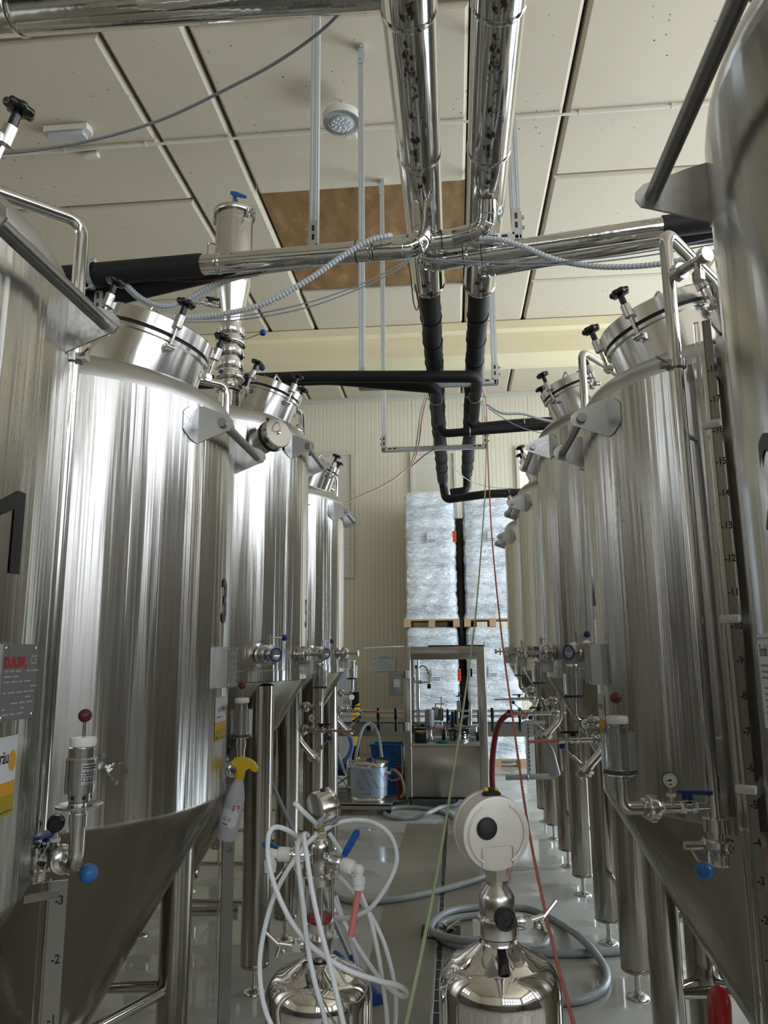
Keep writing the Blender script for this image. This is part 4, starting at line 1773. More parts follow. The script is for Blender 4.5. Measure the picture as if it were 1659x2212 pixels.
cable('flexible_conduit', 'ridged pale conduit sagging below the steel branch to the numbered level bar tank', 'conduit',
      [(1035, 516, 2.80), (1075, 517, 2.78), (1130, 533, 2.76), (1200, 561, 2.74), (1280, 575, 2.70), (1360, 576, 2.66), (1440, 568, 2.62), (1510, 553, 2.58), (1570, 538, 2.55)], .0105, M_['conduit'], ridged=True)
cable('wire', 'upper of two thin grey wires strung past the steel elbow', 'wire',
      [(905, 556, 2.80), (960, 561, 2.79), (1100, 568, 2.75), (1250, 562, 2.70), (1400, 543, 2.62), (1580, 508, 2.5)], .0028, M_['cable'], 6)
cable('wire', 'lower of two thin grey wires strung past the steel elbow', 'wire',
      [(905, 558, 2.81), (980, 568, 2.80), (1100, 575, 2.76), (1250, 569, 2.71), (1400, 552, 2.63), (1580, 521, 2.51)], .0028, M_['cable'], 6)
cable('wire', 'thin grey wire drooping from steel elbow behind the hop column', 'wire',
      [(890, 556, 2.79), (840, 585, 2.80), (760, 622, 2.82), (660, 655, 2.84), (540, 680, 2.86), (420, 690, 2.88), (300, 684, 2.9)], .0026, M_['cable'], 6)
cable('wire', 'second thin grey wire drooping lower behind the hop column', 'wire',
      [(892, 558, 2.79), (845, 590, 2.80), (760, 630, 2.82), (660, 665, 2.84), (540, 688, 2.86), (420, 696, 2.88), (300, 690, 2.9)], .0026, M_['cable'], 6)
cable('wire', 'red brown wire bundle under the steel branch pipe by the hop column', 'wire',
      [(270, 592, 2.92), (340, 603, 2.93), (430, 607, 2.93), (520, 596, 2.93), (620, 580, 2.93), (760, 566, 2.93)], .0035, M_['browncable'], 6)
cable('wire', 'dark brown wire hanging in a loop beside the ducts where the cladding ends', 'wire',
      [(880, 558, 2.95), (888, 600, 3.3), (893, 650, 3.5), (900, 670, 3.6), (904, 655, 3.6), (897, 615, 3.5), (905, 660, 3.7), (915, 700, 3.9)], .0035, M_['browncable'], 6)
cable('cable', 'smooth white conduit lying along the black pipe of the facing row', 'cable',
      [(1050, 872, 5.9), (1085, 892, 5.9), (1130, 894, 5.88), (1170, 906, 5.86), (1230, 918, 5.8)], .012, M_['conduit'])
cable('wire', 'thin grey wire drooping below the black pipe towards the facing row', 'wire',
      [(1055, 882, 5.9), (1090, 905, 5.9), (1130, 925, 5.9), (1190, 940, 5.9)], .004, M_['cable'], 6)
cable('wire', 'thin white wire hanging from the duct end towards the farthest tank', 'wire',
      [(952, 940, 6.6), (975, 1000, 7.2), (1010, 1036, 7.6), (1060, 1052, 7.7), (1130, 1056, 7.7)], .004, M_['conduit'], 6)
for lab, m, dx in (('red brown tube of the bundle slung from the hanger towards the last tank', M_['pink'], 0), ('pale green tube of the bundle slung from the hanger towards the last tank', M_['greentube'], 5)):
    cable('tube', lab, 'tube', [(925 - dx, 850, 6.3), (912 - dx, 900, 6.4), (905 - dx, 955, 6.5), (893 - dx, 998, 6.5), (862, 1026 + dx * .6, 6.4), (820, 1052 + dx * .6, 6.25), (780, 1070 + dx * .5, 6.1), (752, 1085, 6.0)], .006, m, 8)
cable('cable', 'black cable tied along the sloping tube bundle near the last tank', 'cable',
      [(938, 970, 6.6), (915, 985, 6.55), (885, 1010, 6.5), (850, 1035, 6.4), (830, 1049, 6.3)], .005, M_['browncable'], 8)
cable('air_tube', 'pale green tube hanging from the ducts down to the floor', 'tube',
      [(1036, 842, 6.2), (1044, 872, 6.25), (1050, 930, 6.0), (1048, 1060, 5.6), (1030, 1300, 4.6), (1005, 1500, 3.8), (962, 1780, 2.8), (920, 2010, 2.15), (872, 2235, 1.7)], .0048, M_['greentube'], 10)
cable('air_tube', 'red striped tube hanging from the ducts down past the big gauge', 'tube',
      [(1040, 836, 6.2), (1050, 868, 6.25), (1053, 960, 5.9), (1062, 1150, 5.2), (1082, 1360, 4.3), (1110, 1570, 3.5), (1140, 1780, 2.8), (1185, 2000, 2.2), (1245, 2235, 1.75)], .0048, M_['redtube'], 10)

# ---------------------------------------------------------------- hop column standing on a tank
hx, hy = -1.40, 4.42
z0 = T5.domez(.17) - .005
t = thing('hop_column', 'tall steel hop dosing column with cone and blue-ball valves on the tank marked 5', 'vessel', (hx, hy, z0))
mb = MB()
mb.lathe([(.068, -.03), (.068, .10)], (hx, hy, z0), (0, 0, 1), 36)
obj('base_pipe', mb, M_['pipe'], t)
def valve_stack(zc):
    mb = MB()
    mb.lathe([(.066, -.095), (.084, -.093), (.088, -.087), (.088, -.05), (.08, -.046), (.068, -.044), (.068, -.02), (.094, -.018), (.098, -.012), (.098, -.001), (.094, .001), (.098, .003), (.098, .016), (.094, .02),
              (.07, .024), (.07, .05), (.084, .052), (.088, .058), (.088, .095), (.08, .10), (.064, .102), (.064, .14)], (hx, hy, zc), (0, 0, 1), 40)
    for k in range(6):
        q = k * PI / 3 + .3
        mb.box((hx + math.cos(q) * .088, hy + math.sin(q) * .088, zc + .075), (.012, .022, .038), q)
        mb.box((hx + math.cos(q) * .088, hy + math.sin(q) * .088, zc - .07), (.012, .022, .038), q)
    v = obj('butterfly_valve', mb, M_['polish'], t)
    ROOT[v.name] = ROOT[t.name]
    mb = MB()
    d = V((.93, -.3, .12)).normalized()
    mb.cyl(V((hx, hy, zc)) + d * .08, V((hx, hy, zc)) + d * .235, .006, n=10)
    obj('lever', mb, M_['fit'], v)
    mb = MB()
    mb.sphere(V((hx, hy, zc)) + d * .245, .021, 18)
    obj('ball_handle', mb, M_['blue'], v)
    mb = MB()
    e = V((-.28, -.96, 0)).normalized()
    mb.lathe([(.016, 0), (.014, .004)], V((hx, hy, zc + .006)) + e * .098, e, 16)
    obj('position_dot', mb, M_['blue'], v)
valve_stack(z0 + .20)
valve_stack(z0 + .435)
zc = z0 + .57
mb = MB()
mb.lathe([(.064, 0), (.068, .02), (.12, .27), (.1215, .28), (.1215, .76), (.119, .77)], (hx, hy, zc), (0, 0, 1), 56)
mb.lathe([(.122, .70), (.1225, .705), (.1225, .715), (.122, .72)], (hx, hy, zc), (0, 0, 1), 56, caps=False)
obj('hopper', mb, M_['polish'], t)
mb = MB()
mb.lathe([(.122, .765), (.135, .767), (.138, .775), (.138, .795), (.132, .80), (.09, .815), (.001, .83)], (hx, hy, zc), (0, 0, 1), 56, caps=False)
mb.box((hx + .14, hy - .05, zc + .77), (.03, .03, .03), .4)
ld = obj('lid', mb, M_['polish'], t)
ROOT[ld.name] = ROOT[t.name]
mb = MB()
d = V((.8, -.6, 0)).normalized()
p = V((hx, hy, zc + .745)) + d * .135
mb.cyl(p, p + d * .05, .006, n=8)
mb.cyl(p + V((0, 0, -.02)), p + V((0, 0, .03)), .008, n=8)
mb.box(p + d * .06, (.006, .05, .022), .4)
mb.box((hx - .137, hy, zc + .75), (.014, .03, .05))
obj('clamp_bolt', mb, M_['fit'], ld)
zt_ = zc + .825
p = V((hx, hy, zt_))
mb = MB()
mb.cyl(p, p + V((0, 0, .07)), .013, n=14)
obj('nipple', mb, M_['fit'], t)
ball_valve(t, p + V((0, 0, .045)), p + V((0, 0, .125)), .018, V((.25, -.95, 0)), V((.93, .2, -.25)), M_['lever'])
mb = MB()
q = fillet([(hx - .115, hy - .03, zc + .56), (hx - .16, hy - .05, zc + .56), (hx - .16, hy - .05, zc + .40), (hx - .115, hy - .03, zc + .40)], .015, 4)
mb.tube(q, .005, 8)
obj('side_handle', mb, M_['pipe'], t)
mb = MB()
q = fillet([(hx + .115, hy - .03, zc + .45), (hx + .13, hy - .10, zc + .45), (hx + .13, hy - .10, zc + .30), (hx + .115, hy - .03, zc + .30)], .015, 4)
mb.tube(q, .005, 8)
obj('side_handle', mb, M_['pipe'], t)
p = V((hx, hy, zc + .10))
d = V((-.9, -.4, .12)).normalized()
mb = MB()
mb.cyl(p + d * .07, p + d * .11, .011, n=12)
mb.cyl(p + d * .17, p + d * .22, .011, n=12)
mb.hexa(p + d * .20, p + d * .235, .017)
mb.cyl(p + d * .23, p + d * .27, .009, n=12)
obj('nozzle', mb, M_['fit'], t)
ball_valve(t, p + d * .105, p + d * .175, .016, (0, 0, 1), -d, M_['blackplastic'])
# ---------------------------------------------------------------- wrapped pallets against the far wall
def pallet(x0, x1, z, lab):
    y0, y1 = 11.52, 12.32
    t = thing('wooden_pallet', lab, 'pallet', ((x0 + x1) / 2, (y0 + y1) / 2, z), 'pallets under the wrapped stacks')
    xs = [x0 + .05, (x0 + x1) / 2, x1 - .05]
    mb = MB()
    for x in xs:
        mb.box((x, (y0 + y1) / 2, z + .011), (.1, y1 - y0, .022))
    obj('bottom_boards', mb, M_['wood'], t)
    for x in xs:
        mb = MB()
        for y in (y0 + .05, (y0 + y1) / 2, y1 - .05):
            mb.box((x, y, z + .061), (.1, .1, .078))
        obj('blocks', mb, M_['wood'], t)
    mb = MB()
    for k in range(6):
        y = y0 + .05 + k * (y1 - y0 - .1) / 5
        mb.box(((x0 + x1) / 2, y, z + .111), (x1 - x0, .1, .022))
    obj('deck_boards', mb, M_['wood'], t)


def load(x0, x1, z0, z1, lab, papers, flag, seed):
    """shrink-wrapped stack: soft layered box in stretch film"""
    rnd = random.Random(seed)
    y0, y1 = 11.55, 12.32
    t = thing('wrapped_pallet_load', lab, 'wrapped pallet', ((x0 + x1) / 2, (y0 + y1) / 2, z0), 'film-wrapped pallet stacks')
    mb = MB()
    nz, per = 44, 40
    cx, cy, wx, wy = (x0 + x1) / 2, (y0 + y1) / 2, (x1 - x0) / 2, (y1 - y0) / 2
    vs = []
    for k in range(nz + 1):
        f = k / nz
        z = z0 + (z1 - z0) * f
        lay = (f * 5.0) % 1.0
        pinch = .016 * math.exp(-((min(lay, 1 - lay)) / .07) ** 2) * (1 if .05 < f < .97 else 0)
        flare = .035 * max(0, 1 - f / .05)
        topr = .03 * max(0, (f - .975) / .025)
        for i in range(per):
            q = 2 * PI * i / per + PI / 4
            c, s = math.cos(q), math.sin(q)
            e = 9.0
            den = (abs(c) ** e + abs(s) ** e) ** (1 / e)
            j = rnd.uniform(-.005, .005) + .007 * math.sin(11 * q + k * .7) * math.sin(k * 1.3)
            rr = 1 - (pinch + topr - flare + j) / wx
            vs.append((cx + wx * rr * c / den, cy + wy * rr * s / den, z))
    fs = [(k * per + i, k * per + (i + 1) % per, (k + 1) * per + (i + 1) % per, (k + 1) * per + i) for k in range(nz) for i in range(per)]
    fs += [tuple(range(per - 1, -1, -1)), tuple(range(nz * per, nz * per + per))]
    mb.add(vs, fs)
    obj('stretch_film', mb, M_['film'], t)
    for ua, va, ub, vb in papers:
        a, b_ = at(ua, va, Y=11.510), at(ub, vb, Y=11.510)
        w, h = b_.x - a.x, a.z - b_.z
        c = (a + b_) / 2
        mb = MB()
        mb.box(c, (w, .004, h))
        mb.cur = 1
        write(mb, 'A', h * .1, (a.x + w * .2, 11.5075, a.z - h * .16), (1, 0, 0), (0, 0, 1), .0006)
        for k in range(3):
            mb.box((a.x + w * (.25 + .05 * k), 11.5075, a.z - h * (.36 + .09 * k)), (w * .3, .001, h * .02))
        for rowz in (.72, .88):
            x = a.x + w * .06
            while x < b_.x - w * .08:
                ww = rnd.uniform(.03, .07) * w
                mb.box((x + ww / 2, 11.5075, a.z - h * rowz), (ww * .75, .001, h * .10))
                x += ww
        obj('pallet_label', mb, [M_['paper'], M_['grayprint']], t)
    for ua, va, ub, vb in flag:
        a, b_ = at(ua, va, Y=11.509), at(ub, vb, Y=11.509)
        mb = MB()
        mb.box((a + b_) / 2, (b_.x - a.x, .004, a.z - b_.z))
        mb.cur = 1
        for k in range(3):
            z = b_.z + (a.z - b_.z) * (.2 + .3 * k)
            x0_, x1_ = a.x + .006, b_.x - .006
            for s_ in (1, -1):
                mb.add([(x0_, 11.5065, z + s_ * .02), (x0_ + .012, 11.5065, z + s_ * .02), (x1_, 11.5065, z - s_ * .02), (x1_ - .012, 11.5065, z - s_ * .02)], [(0, 1, 2, 3)])
        obj('warning_flag', mb, [M_['orange'], M_['maroon']], t)
pallet(-.77, .085, 0, 'wooden pallet on the floor behind the labelling machine')
pallet(.155, 1.02, 0, 'wooden pallet on the floor beyond the red hose')
pallet(-.77, .085, 2.055, 'upper wooden pallet above the labelling machine, on a wrapped stack')
pallet(.155, 1.02, 2.055, 'upper wooden pallet nearer the farthest tank, on a wrapped stack')
load(-.745, .06, .122, 2.05, 'film-wrapped stack on the floor pallet seen through the labelling machine', [(932, 1445, 952, 1472)], [(988, 1445, 996, 1471)], 1)
load(.18, .995, .122, 2.05, 'film-wrapped stack on the floor pallet behind the red hose', [(1055, 1437, 1075, 1463)], [(1118, 1443, 1126, 1462)], 2)
load(-.745, .06, 2.177, 4.19, 'upper film-wrapped stack with orange flag at its inner edge', [(922, 1149, 942, 1173)], [(977, 1147, 986, 1171)], 3)
load(.18, .995, 2.177, 4.19, 'upper film-wrapped stack without orange flag, beside the farthest tank', [(1053, 1147, 1071, 1170)], [], 4)
mb = MB()  # black block added to stand in for the shade between the stacks
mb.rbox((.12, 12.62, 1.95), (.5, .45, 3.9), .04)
tag(obj('dark_gap_filler', mb, M_['gapfill']), 'added black block standing in for shade in the gap between the white wrapped pallets', 'wrapped pallet')

# ---------------------------------------------------------------- things on and near the far wall
a, b_ = at(806, 1416, Y=12.985), at(854, 1450, Y=12.985)
mb = MB()
mb.box((a + b_) / 2, (b_.x - a.x, .004, a.z - b_.z))
mb.cur = 1
w, h = b_.x - a.x, a.z - b_.z
def ln(x0, z0, x1, z1, th=.003):
    p, q = V((a.x + w * x0, 12.9825, a.z - h * z0)), V((a.x + w * x1, 12.9825, a.z - h * z1))
    d = q - p
    c = (p + q) / 2
    mb.box(c, (max(abs(d.x), th), .001, max(abs(d.z), th)))
ln(.3, .08, .72, .08, .006)
for x in (.1, .3, .45, .58, .72, .88):
    ln(x - .04, .18, x + .04, .18, .012)
for bx in ((.22, .38, .55, .62), (.22, .62, .55, .86), (.68, .55, .78, .75)):
    ln(bx[0], bx[1], bx[2], bx[1]); ln(bx[0], bx[3], bx[2], bx[3]); ln(bx[0], bx[1], bx[0], bx[3]); ln(bx[2], bx[1], bx[2], bx[3])
for x, z in ((.07, .55), (.6, .45), (.85, .82), (.4, .75), (.3, .5)):
    ln(x - .02, z, x + .02, z, .01)
tag(obj('wall_poster', mb, [M_['paper'], M_['lever']]), 'white diagram sheet stuck on the ribbed wall beside the labelling machine', 'poster')

mb = MB()
a, b_ = at(690, 1440, Y=11.9), at(764, 1640, Y=11.9)
t = thing('electrical_cabinet', 'grey electrical cabinet behind the last tank of the near row', 'cabinet', ((a.x + b_.x) / 2, 12.1, 0))
mb.rbox(((a.x + b_.x) / 2, 12.1, a.z / 2), (b_.x - a.x, .4, a.z), .01)
obj('housing', mb, M_['greypaint'], t)
mb = MB()
mb.box(((a.x + b_.x) / 2, 11.893, a.z / 2), (b_.x - a.x - .06, .012, a.z - .1))
d_ = obj('cabinet_door', mb, M_['greypaint'], t)
ROOT[d_.name] = ROOT[t.name]
mb = MB()
mb.box((b_.x - .05, 11.885, a.z * .82), (.02, .006, .12))
obj('note', mb, M_['white'], d_)

t = thing('guard_post', 'yellow and black striped guard post before the far wall', 'post', (-1.455, 11.0, 0))
mb = MB()
for k in range(6):
    mb.cur = k % 2
    z0, z1 = k * .186, (k + 1) * .186
    mb.prism([(-.05, z0 - .03), (.05, z0 + .03), (.05, z1 + .03), (-.05, z1 - .03)] if 0 < k < 5 else ([(-.05, 0), (.05, 0), (.05, z1 + .03), (-.05, z1 - .03)] if k == 0 else [(-.05, z0 - .03), (.05, z0 + .03), (.05, z1), (-.05, z1)]),
             (-1.455, 10.96, 0), (1, 0, 0), (0, 0, 1), (0, .08, 0))
obj('post', mb, [M_['yellow'], M_['blackplastic']], t)
mb = MB()
mb.lathe([(.038, 0), (.038, .006)], at(760, 1506, Y=10.95), (0, -1, 0), 24)
obj('reflector', mb, M_['white'], t)

# ---------------------------------------------------------------- conveyor
t = thing('conveyor', 'long low steel bottle conveyor running through the labelling machine', 'conveyor', (0, 9.2, 0))
mb = MB()
mb.box((-.1, 9.13, .775), (4.4, .006, .15))
mb.box((-.1, 9.29, .775), (4.4, .006, .15))
mb.box((-.1, 9.21, .715), (4.3, .15, .01))
obj('side_plates', mb, M_['cabinet'], t)
mb = MB()
mb.box((-.1, 9.21, .85), (4.4, .09, .012))
obj('belt', mb, M_['dark'], t)
for z in (.925, .985):
    for y in (9.11, 9.31):
        mb = MB()
        mb.cyl((-2.25, y, z), (2.05, y, z), .007, n=8)
        obj('guide_rail', mb, M_['fit'], t)
for x in (-1.9, -1.42, -.93, -.72, .42, .74, 1.2):
    mb = MB()
    mb.rbox((x, 9.10, .955), (.04, .03, .10), .004)
    mb.rbox((x, 9.115, .84), (.03, .02, .16), .003)
    mb.cyl((x, 9.10, 1.0), (x, 9.10, 1.03), .02, n=12)
    obj('rail_bracket', mb, M_['blackplastic'], t)
for x in (-1.95, 1.55):
    for y in (9.14, 9.28):
        mb = MB()
        mb.box((x, y, .35), (.04, .04, .70))
        mb.cyl((x, y, 0), (x, y, .012), .04, n=16)
        obj('leg', mb, M_['cabinet'], t)
mb = MB()
for k in range(12):
    a0, a1 = PI / 2 * k / 12, PI / 2 * (k + 1) / 12
a, b_ = at(640, 1515, Y=9.02), at(790, 1610, Y=9.02)
r = .06
pl = [(a.x, b_.z), (b_.x, b_.z)] + [(b_.x - r + r * math.cos(PI / 2 * k / 8), a.z - r + r * math.sin(PI / 2 * k / 8)) for k in range(9)] + [(a.x, a.z)]
mb.prism(pl, (0, 9.02, 0), (1, 0, 0), (0, 0, 1), (0, .006, 0))
obj('clear_shield', mb, M_['glass'], t)
mb = MB()
p = at(797, 1573, Y=9.08)
mb.rbox(p, (.10, .07, .10), .012)
sn = obj('sensor_box', mb, M_['greypaint'], t)
ROOT[sn.name] = ROOT[t.name]
mb = MB()
mb.lathe([(.028, 0), (.028, .006), (.018, .006), (.018, .002)], p + V((0, -.036, .005)), (0, -1, 0), 24)
obj('sensor_ring', mb, M_['blackplastic'], sn)

# ---------------------------------------------------------------- labelling machine
Yc = 8.55
t = thing('labelling_machine', 'brown-grey steel labelling machine cabinet with open window, on the floor before the pallets', 'machine', (-.125, 8.95, 0))
X0, X1 = -.585, .335
mb = MB()
for x0, x1 in ((X0, -.505), (.245, X1)):
    for y in (Yc, 9.48):
        if y > 9:
            mb.box(((x0 + x1) / 2, y, .93), (.05, .05, 1.62))
        else:
            mb.rbox(((x0 + x1) / 2, y + .04, .93), (x1 - x0, .08, 1.62), .004)
mb.rbox(((X0 + X1) / 2, Yc + .03, 1.672), (.752, .06, .145), .003)
mb.box(((X0 + X1) / 2, 9.48, 1.71), (.86, .05, .07))
for x in (X0 + .02, X1 - .02):
    mb.box((x, 9.02, 1.71), (.04, .86, .07))
mb.box(((X0 + X1) / 2, 9.02, 1.735), (.90, .92, .012))
obj('frame', mb, M_['cabinet'], t)
mb = MB()
mb.rbox(((X0 + X1) / 2, Yc + .02, .395), (.752, .02, .54), .003)
fp = obj('front_panel', mb, M_['cabinet'], t)
ROOT[fp.name] = ROOT[t.name]
mb = MB()
for x in (-.43, -.13, .18):
    for z in (.645, .145):
        mb.lathe([(.006, 0), (.004, .003)], (x, Yc + .009, z), (0, -1, 0), 8)
obj('screws', mb, M_['fit'], fp)
mb = MB()
for x in (X0 + .02, X1 - .02):
    mb.box((x, 9.02, .395), (.006, .86, .54))
obj('side_panels', mb, M_['cabinet'], t)
mb = MB()
mb.box(((X0 + X1) / 2, 9.02, .675), (.90, .86, .012))
mb.box(((X0 + X1) / 2, Yc + .02, .674), (.752, .04, .022))
obj('table_top', mb, M_['plate'], t)
mb = MB()
mb.box(((X0 + X1) / 2, 9.05, .10), (.86, .8, .03))
obj('base_tray', mb, M_['dark'], t)
for x in (X0 + .06, X1 - .06):
    for y in (Yc + .06, 9.45):
        mb = MB()
        mb.cyl((x, y, .0), (x, y, .12), .012, n=12)
        mb.lathe([(.04, 0), (.04, .006), (.015, .02)], (x, y, 0), (0, 0, 1), 20)
        obj('levelling_foot', mb, M_['rubber'], t)
mb = MB()
a = at(855, 1478, Y=Yc)
mb.rbox((a.x, Yc + .03, a.z), (.155, .05, .25), .004)
cb = obj('control_box', mb, M_['greypaint'], t)
ROOT[cb.name] = ROOT[t.name]
mb = MB()
mb.box((a.x + .01, Yc + .004, a.z + .01), (.066, .002, .088))
mb.cur = 1
write(mb, 'CE', .03, (a.x + .01, Yc + .0028, a.z + .025), (1, 0, 0), (0, 0, 1), .0004)
for k in range(3):
    mb.box((a.x + .01, Yc + .0026, a.z - .005 - k * .012), (.045, .001, .003))
obj('rating_label', mb, [M_['white'], M_['grayprint']], cb)
for v_ in (1457, 1570):
    p = at(879, v_, Y=Yc - .008)
    mb = MB()
    mb.rbox(p, (.055, .016, .09), .004)
    hg = obj('hinge', mb, M_['white'], t)
    ROOT[hg.name] = ROOT[t.name]
    mb = MB()
    for k in range(3):
        mb.lathe([(.011, 0), (.011, .006)], p + V((-.028, -.008, .028 - .028 * k)), (0, -1, 0), 12)
    obj('hinge_rollers', mb, M_['blackplastic'], hg)
p = at(1018, 1453, Y=Yc + .05)
mb = MB()
mb.rbox(p, (.022, .02, .09), .003)
obj('latch', mb, M_['blackplastic'], t)

Yi = 8.92
def zb(x, y):          # position inside the machine window
    return at(860 + x / 7.9, 1380 + y / 7.9, Y=Yi)
mb = MB()
p, q = zb(340, 330), zb(350, 1450)
mb.cyl((p.x, Yi, .69), (p.x, Yi, 1.70), .012, n=12)
mb.cyl((p.x - .022, Yi, .69), (p.x - .022, Yi, zb(310, 470).z), .006, n=8)
mb.box((p.x, Yi, 1.685), (.07, .06, .03))
ms = obj('sensor_mast', mb, M_['fit'], t)
ROOT[ms.name] = ROOT[t.name]
mb = MB()
for k in range(34):
    mb.box((p.x - .008, Yi - .012, .80 + k * .018), (.006, .004, .007))
obj('perforations', mb, M_['dark'], ms)
mb = MB()
a, b_ = zb(265, 742), zb(545, 742)
mb.box((a + b_) / 2, (b_.x - a.x, .018, .018))
mb.box(zb(370, 738), (.05, .04, .04))
mb.cyl(zb(530, 580), zb(530, 740), .007, n=8)
obj('sensor_arm', mb, M_['fit'], ms)
mb = MB()
mb.rbox(zb(532, 808), (.045, .04, .055), .004)
mb.rbox(zb(308, 478), (.03, .03, .035), .004)
mb.tube(spline([zb(355, 510), zb(385, 470), zb(430, 462), zb(475, 490), zb(505, 560), zb(512, 600)], 6), .006, 8)
mb.cyl(zb(265, 668), zb(285, 730), .006, n=8)
obj('sensor_head', mb, M_['blackplastic'], ms)
mb = MB()
a, b_ = zb(540, 1480), zb(540, 1205)
mb.lathe([(.052, 0), (.055, .01), (.055, b_.z - a.z - .02), (.045, b_.z - a.z)], a, (0, 0, 1), 28)
mb.torus(a + V((0, 0, (b_.z - a.z) * .75)), (0, 0, 1), .055, .0025, 28, 6)
obj('grey_motor', mb, M_['greypaint'], t)
mb = MB()
mb.lathe([(.05, .69), (.045, .72), (.03, .74), (.03, .80), (.05, .82), (.054, a.z)], (a.x, a.y, 0), (0, 0, 1), 24)
obj('gearbox', mb, M_['fit'], t)
mb = MB()
a, b_ = zb(570, 1180), zb(700, 1400)
mb.rbox(((a.x + b_.x) / 2, Yi + .08, (a.z + b_.z) / 2), (b_.x - a.x, .10, a.z - b_.z), .006)
obj('label_box', mb, M_['cabinet'], t)
mb = MB()
a, b_ = zb(700, 1190), zb(770, 1400)
mb.rbox(((a.x + b_.x) / 2, Yi + .05, (a.z + b_.z) / 2), (b_.x - a.x, .10, a.z - b_.z), .006)
obj('label_box_side', mb, M_['blackplastic'], t)
mb = MB()
mb.cyl(zb(735, 985), zb(735, 1400), .007, n=8)
mb.cyl(zb(640, 1110), zb(790, 1110), .007, n=8)
mb.cyl(zb(640, 1095), zb(640, 1250), .008, n=8)
obj('rod_stand', mb, M_['fit'], t)
# rollers of the label head
for x, y0, y1, r, m in ((845, 1205, 1420, .016, 'blackplastic'), (890, 1310, 1400, .022, 'ltblue'), (935, 1240, 1500, .024, 'blackplastic'), (985, 1225, 1450, .018, 'blackplastic'), (1022, 1240, 1440, .020, 'fit'), (1068, 1225, 1450, .016, 'blackplastic'), (1105, 1330, 1380, .02, 'ltblue'), (1160, 1360, 1470, .045, 'blackplastic'), (1235, 1200, 1470, .018, 'plate')):
    mb = MB()
    p, q = zb(x, y1), zb(x, y0)
    mb.cyl(p, q, r, n=18)
    mb.cyl(p - V((0, 0, .03)), q + V((0, 0, .012)), .006, n=8)
    obj('roller', mb, M_[m], t)
mb = MB()
p = zb(1035, 1230)
mb.cyl(p, zb(1035, 1070), .017, n=14)
mb.box(zb(1037, 1150) - V((0, .01, 0)), (.05, .03, .13))
mb.cyl(zb(1035, 1070), zb(1035, 985), .008, n=10)
obj('spindle', mb, M_['fit'], t)
mb = MB()
mb.lathe([(.035, 0), (.037, .004), (.03, .01), (.012, .012), (.009, .02)], zb(1035, 985), (0, 0, 1), 20)
mb.cyl(zb(1035, 975), zb(1033, 905), .006, n=8)
obj('hand_wheel', mb, M_['blackplastic'], t)
mb = MB()
mb.rbox(zb(1180, 1480) + V((0, .03, 0)), (.30, .14, .022), .004)
mb.rbox(zb(1240, 1545) + V((0, .05, 0)), (.14, .10, .09), .006)
mb.rbox(zb(685, 1520) + V((0, .08, 0)), (.10, .05, .12), .006)
obj('head_plate', mb, M_['plate'], t)
mb = MB()
c = zb(1040, 1760)
for r, h0, h1 in ((.13, .0, .02), (.11, .03, .045), (.12, .06, .07), (.10, .09, .10), (.13, .115, .125)):
    mb.lathe([(r, h0), (r, h1)], (c.x, Yi + .02, .685), (0, 0, 1), 32)
mb.cyl((c.x, Yi + .02, .685), (c.x, Yi + .02, .87), .03, n=16)
obj('label_spool', mb, M_['fit'], t)
mb = MB()
for k in range(5):
    mb.cyl((c.x - .09 + .045 * k, Yi - .10, .69), (c.x - .09 + .045 * k, Yi - .10, .80), .008, n=8)
mb.rbox((c.x, Yi - .08, .80), (.24, .05, .03), .004)
mb.rbox(zb(1365, 1680), (.05, .06, .12), .004)
mb.rbox(zb(245, 1540), (.05, .08, .09), .006)
mb.rbox(zb(380, 1490) + V((0, .05, 0)), (.09, .06, .05), .006)
mb.rbox(zb(1375, 1320), (.03, .05, .12), .004)
obj('clamp_blocks', mb, M_['blackplastic'], t)
mb = MB()
mb.sphere(zb(1245, 1755), .014, 12)
mb.sphere(zb(1265, 1720), .009, 12)
mb.sphere(zb(350, 1545), .015, 12)
mb.sphere(zb(450, 1550), .010, 12)
obj('red_button', mb, M_['red'], t)

t2 = thing('tool_bin', 'black plastic bin with a yellow stripe standing in the labelling machine', 'bin', (zb(390, 1680).x, 8.72, .682))
Yi2 = 8.72
p = at(860 + 390 / 7.9, 1380 + 1680 / 7.9, Y=Yi2)
mb = MB()
mb.rbox((p.x, Yi2, .76), (.145, .12, .155), .01)
mb.rbox((p.x, Yi2, .835), (.155, .13, .012), .004)
obj('body', mb, M_['blackplastic'], t2)
mb = MB()
mb.box((p.x, Yi2 - .062, .808), (.105, .004, .018))
obj('stripe', mb, M_['yellow'], t2)
p = at(860 + 790 / 7.9, 1380 + 1690 / 7.9, Y=8.76)
t2 = thing('spray_can', 'black spray can with red cap standing in the labelling machine', 'can', (p.x, 8.76, .682))
mb = MB()
mb.lathe([(.026, .682), (.028, .686), (.028, .80), (.02, .815), (.012, .82)], (p.x, 8.76, 0), (0, 0, 1), 24)
obj('body', mb, M_['blackplastic'], t2)
mb = MB()
mb.lathe([(.014, .818), (.014, .842), (.01, .845)], (p.x, 8.76, 0), (0, 0, 1), 16)
obj('cap', mb, M_['red'], t2)
p = at(860 + 770 / 7.9, 1380 + 1765 / 7.9, Y=8.66)
mb = MB()
mb.lathe([(.03, 0), (.055, .004), (.06, .012), (.045, .022), (.01, .028)], (p.x, 8.66, .682), (0, 0, 1), 20)
mb.v = [V((p.x + (k.x - p.x) * 1.3, k.y, k.z)) for k in mb.v]
tag(obj('green_cloth', mb, M_['greenhose']), 'green crumpled cloth lying in the labelling machine', 'cloth')
mb = MB()
a, b_ = at(925, 1393, Y=8.7), at(1047, 1393, Y=8.7)
mb.rbox(((a.x + b_.x) / 2, 8.85, 1.752), (b_.x - a.x, .45, .016), .004)
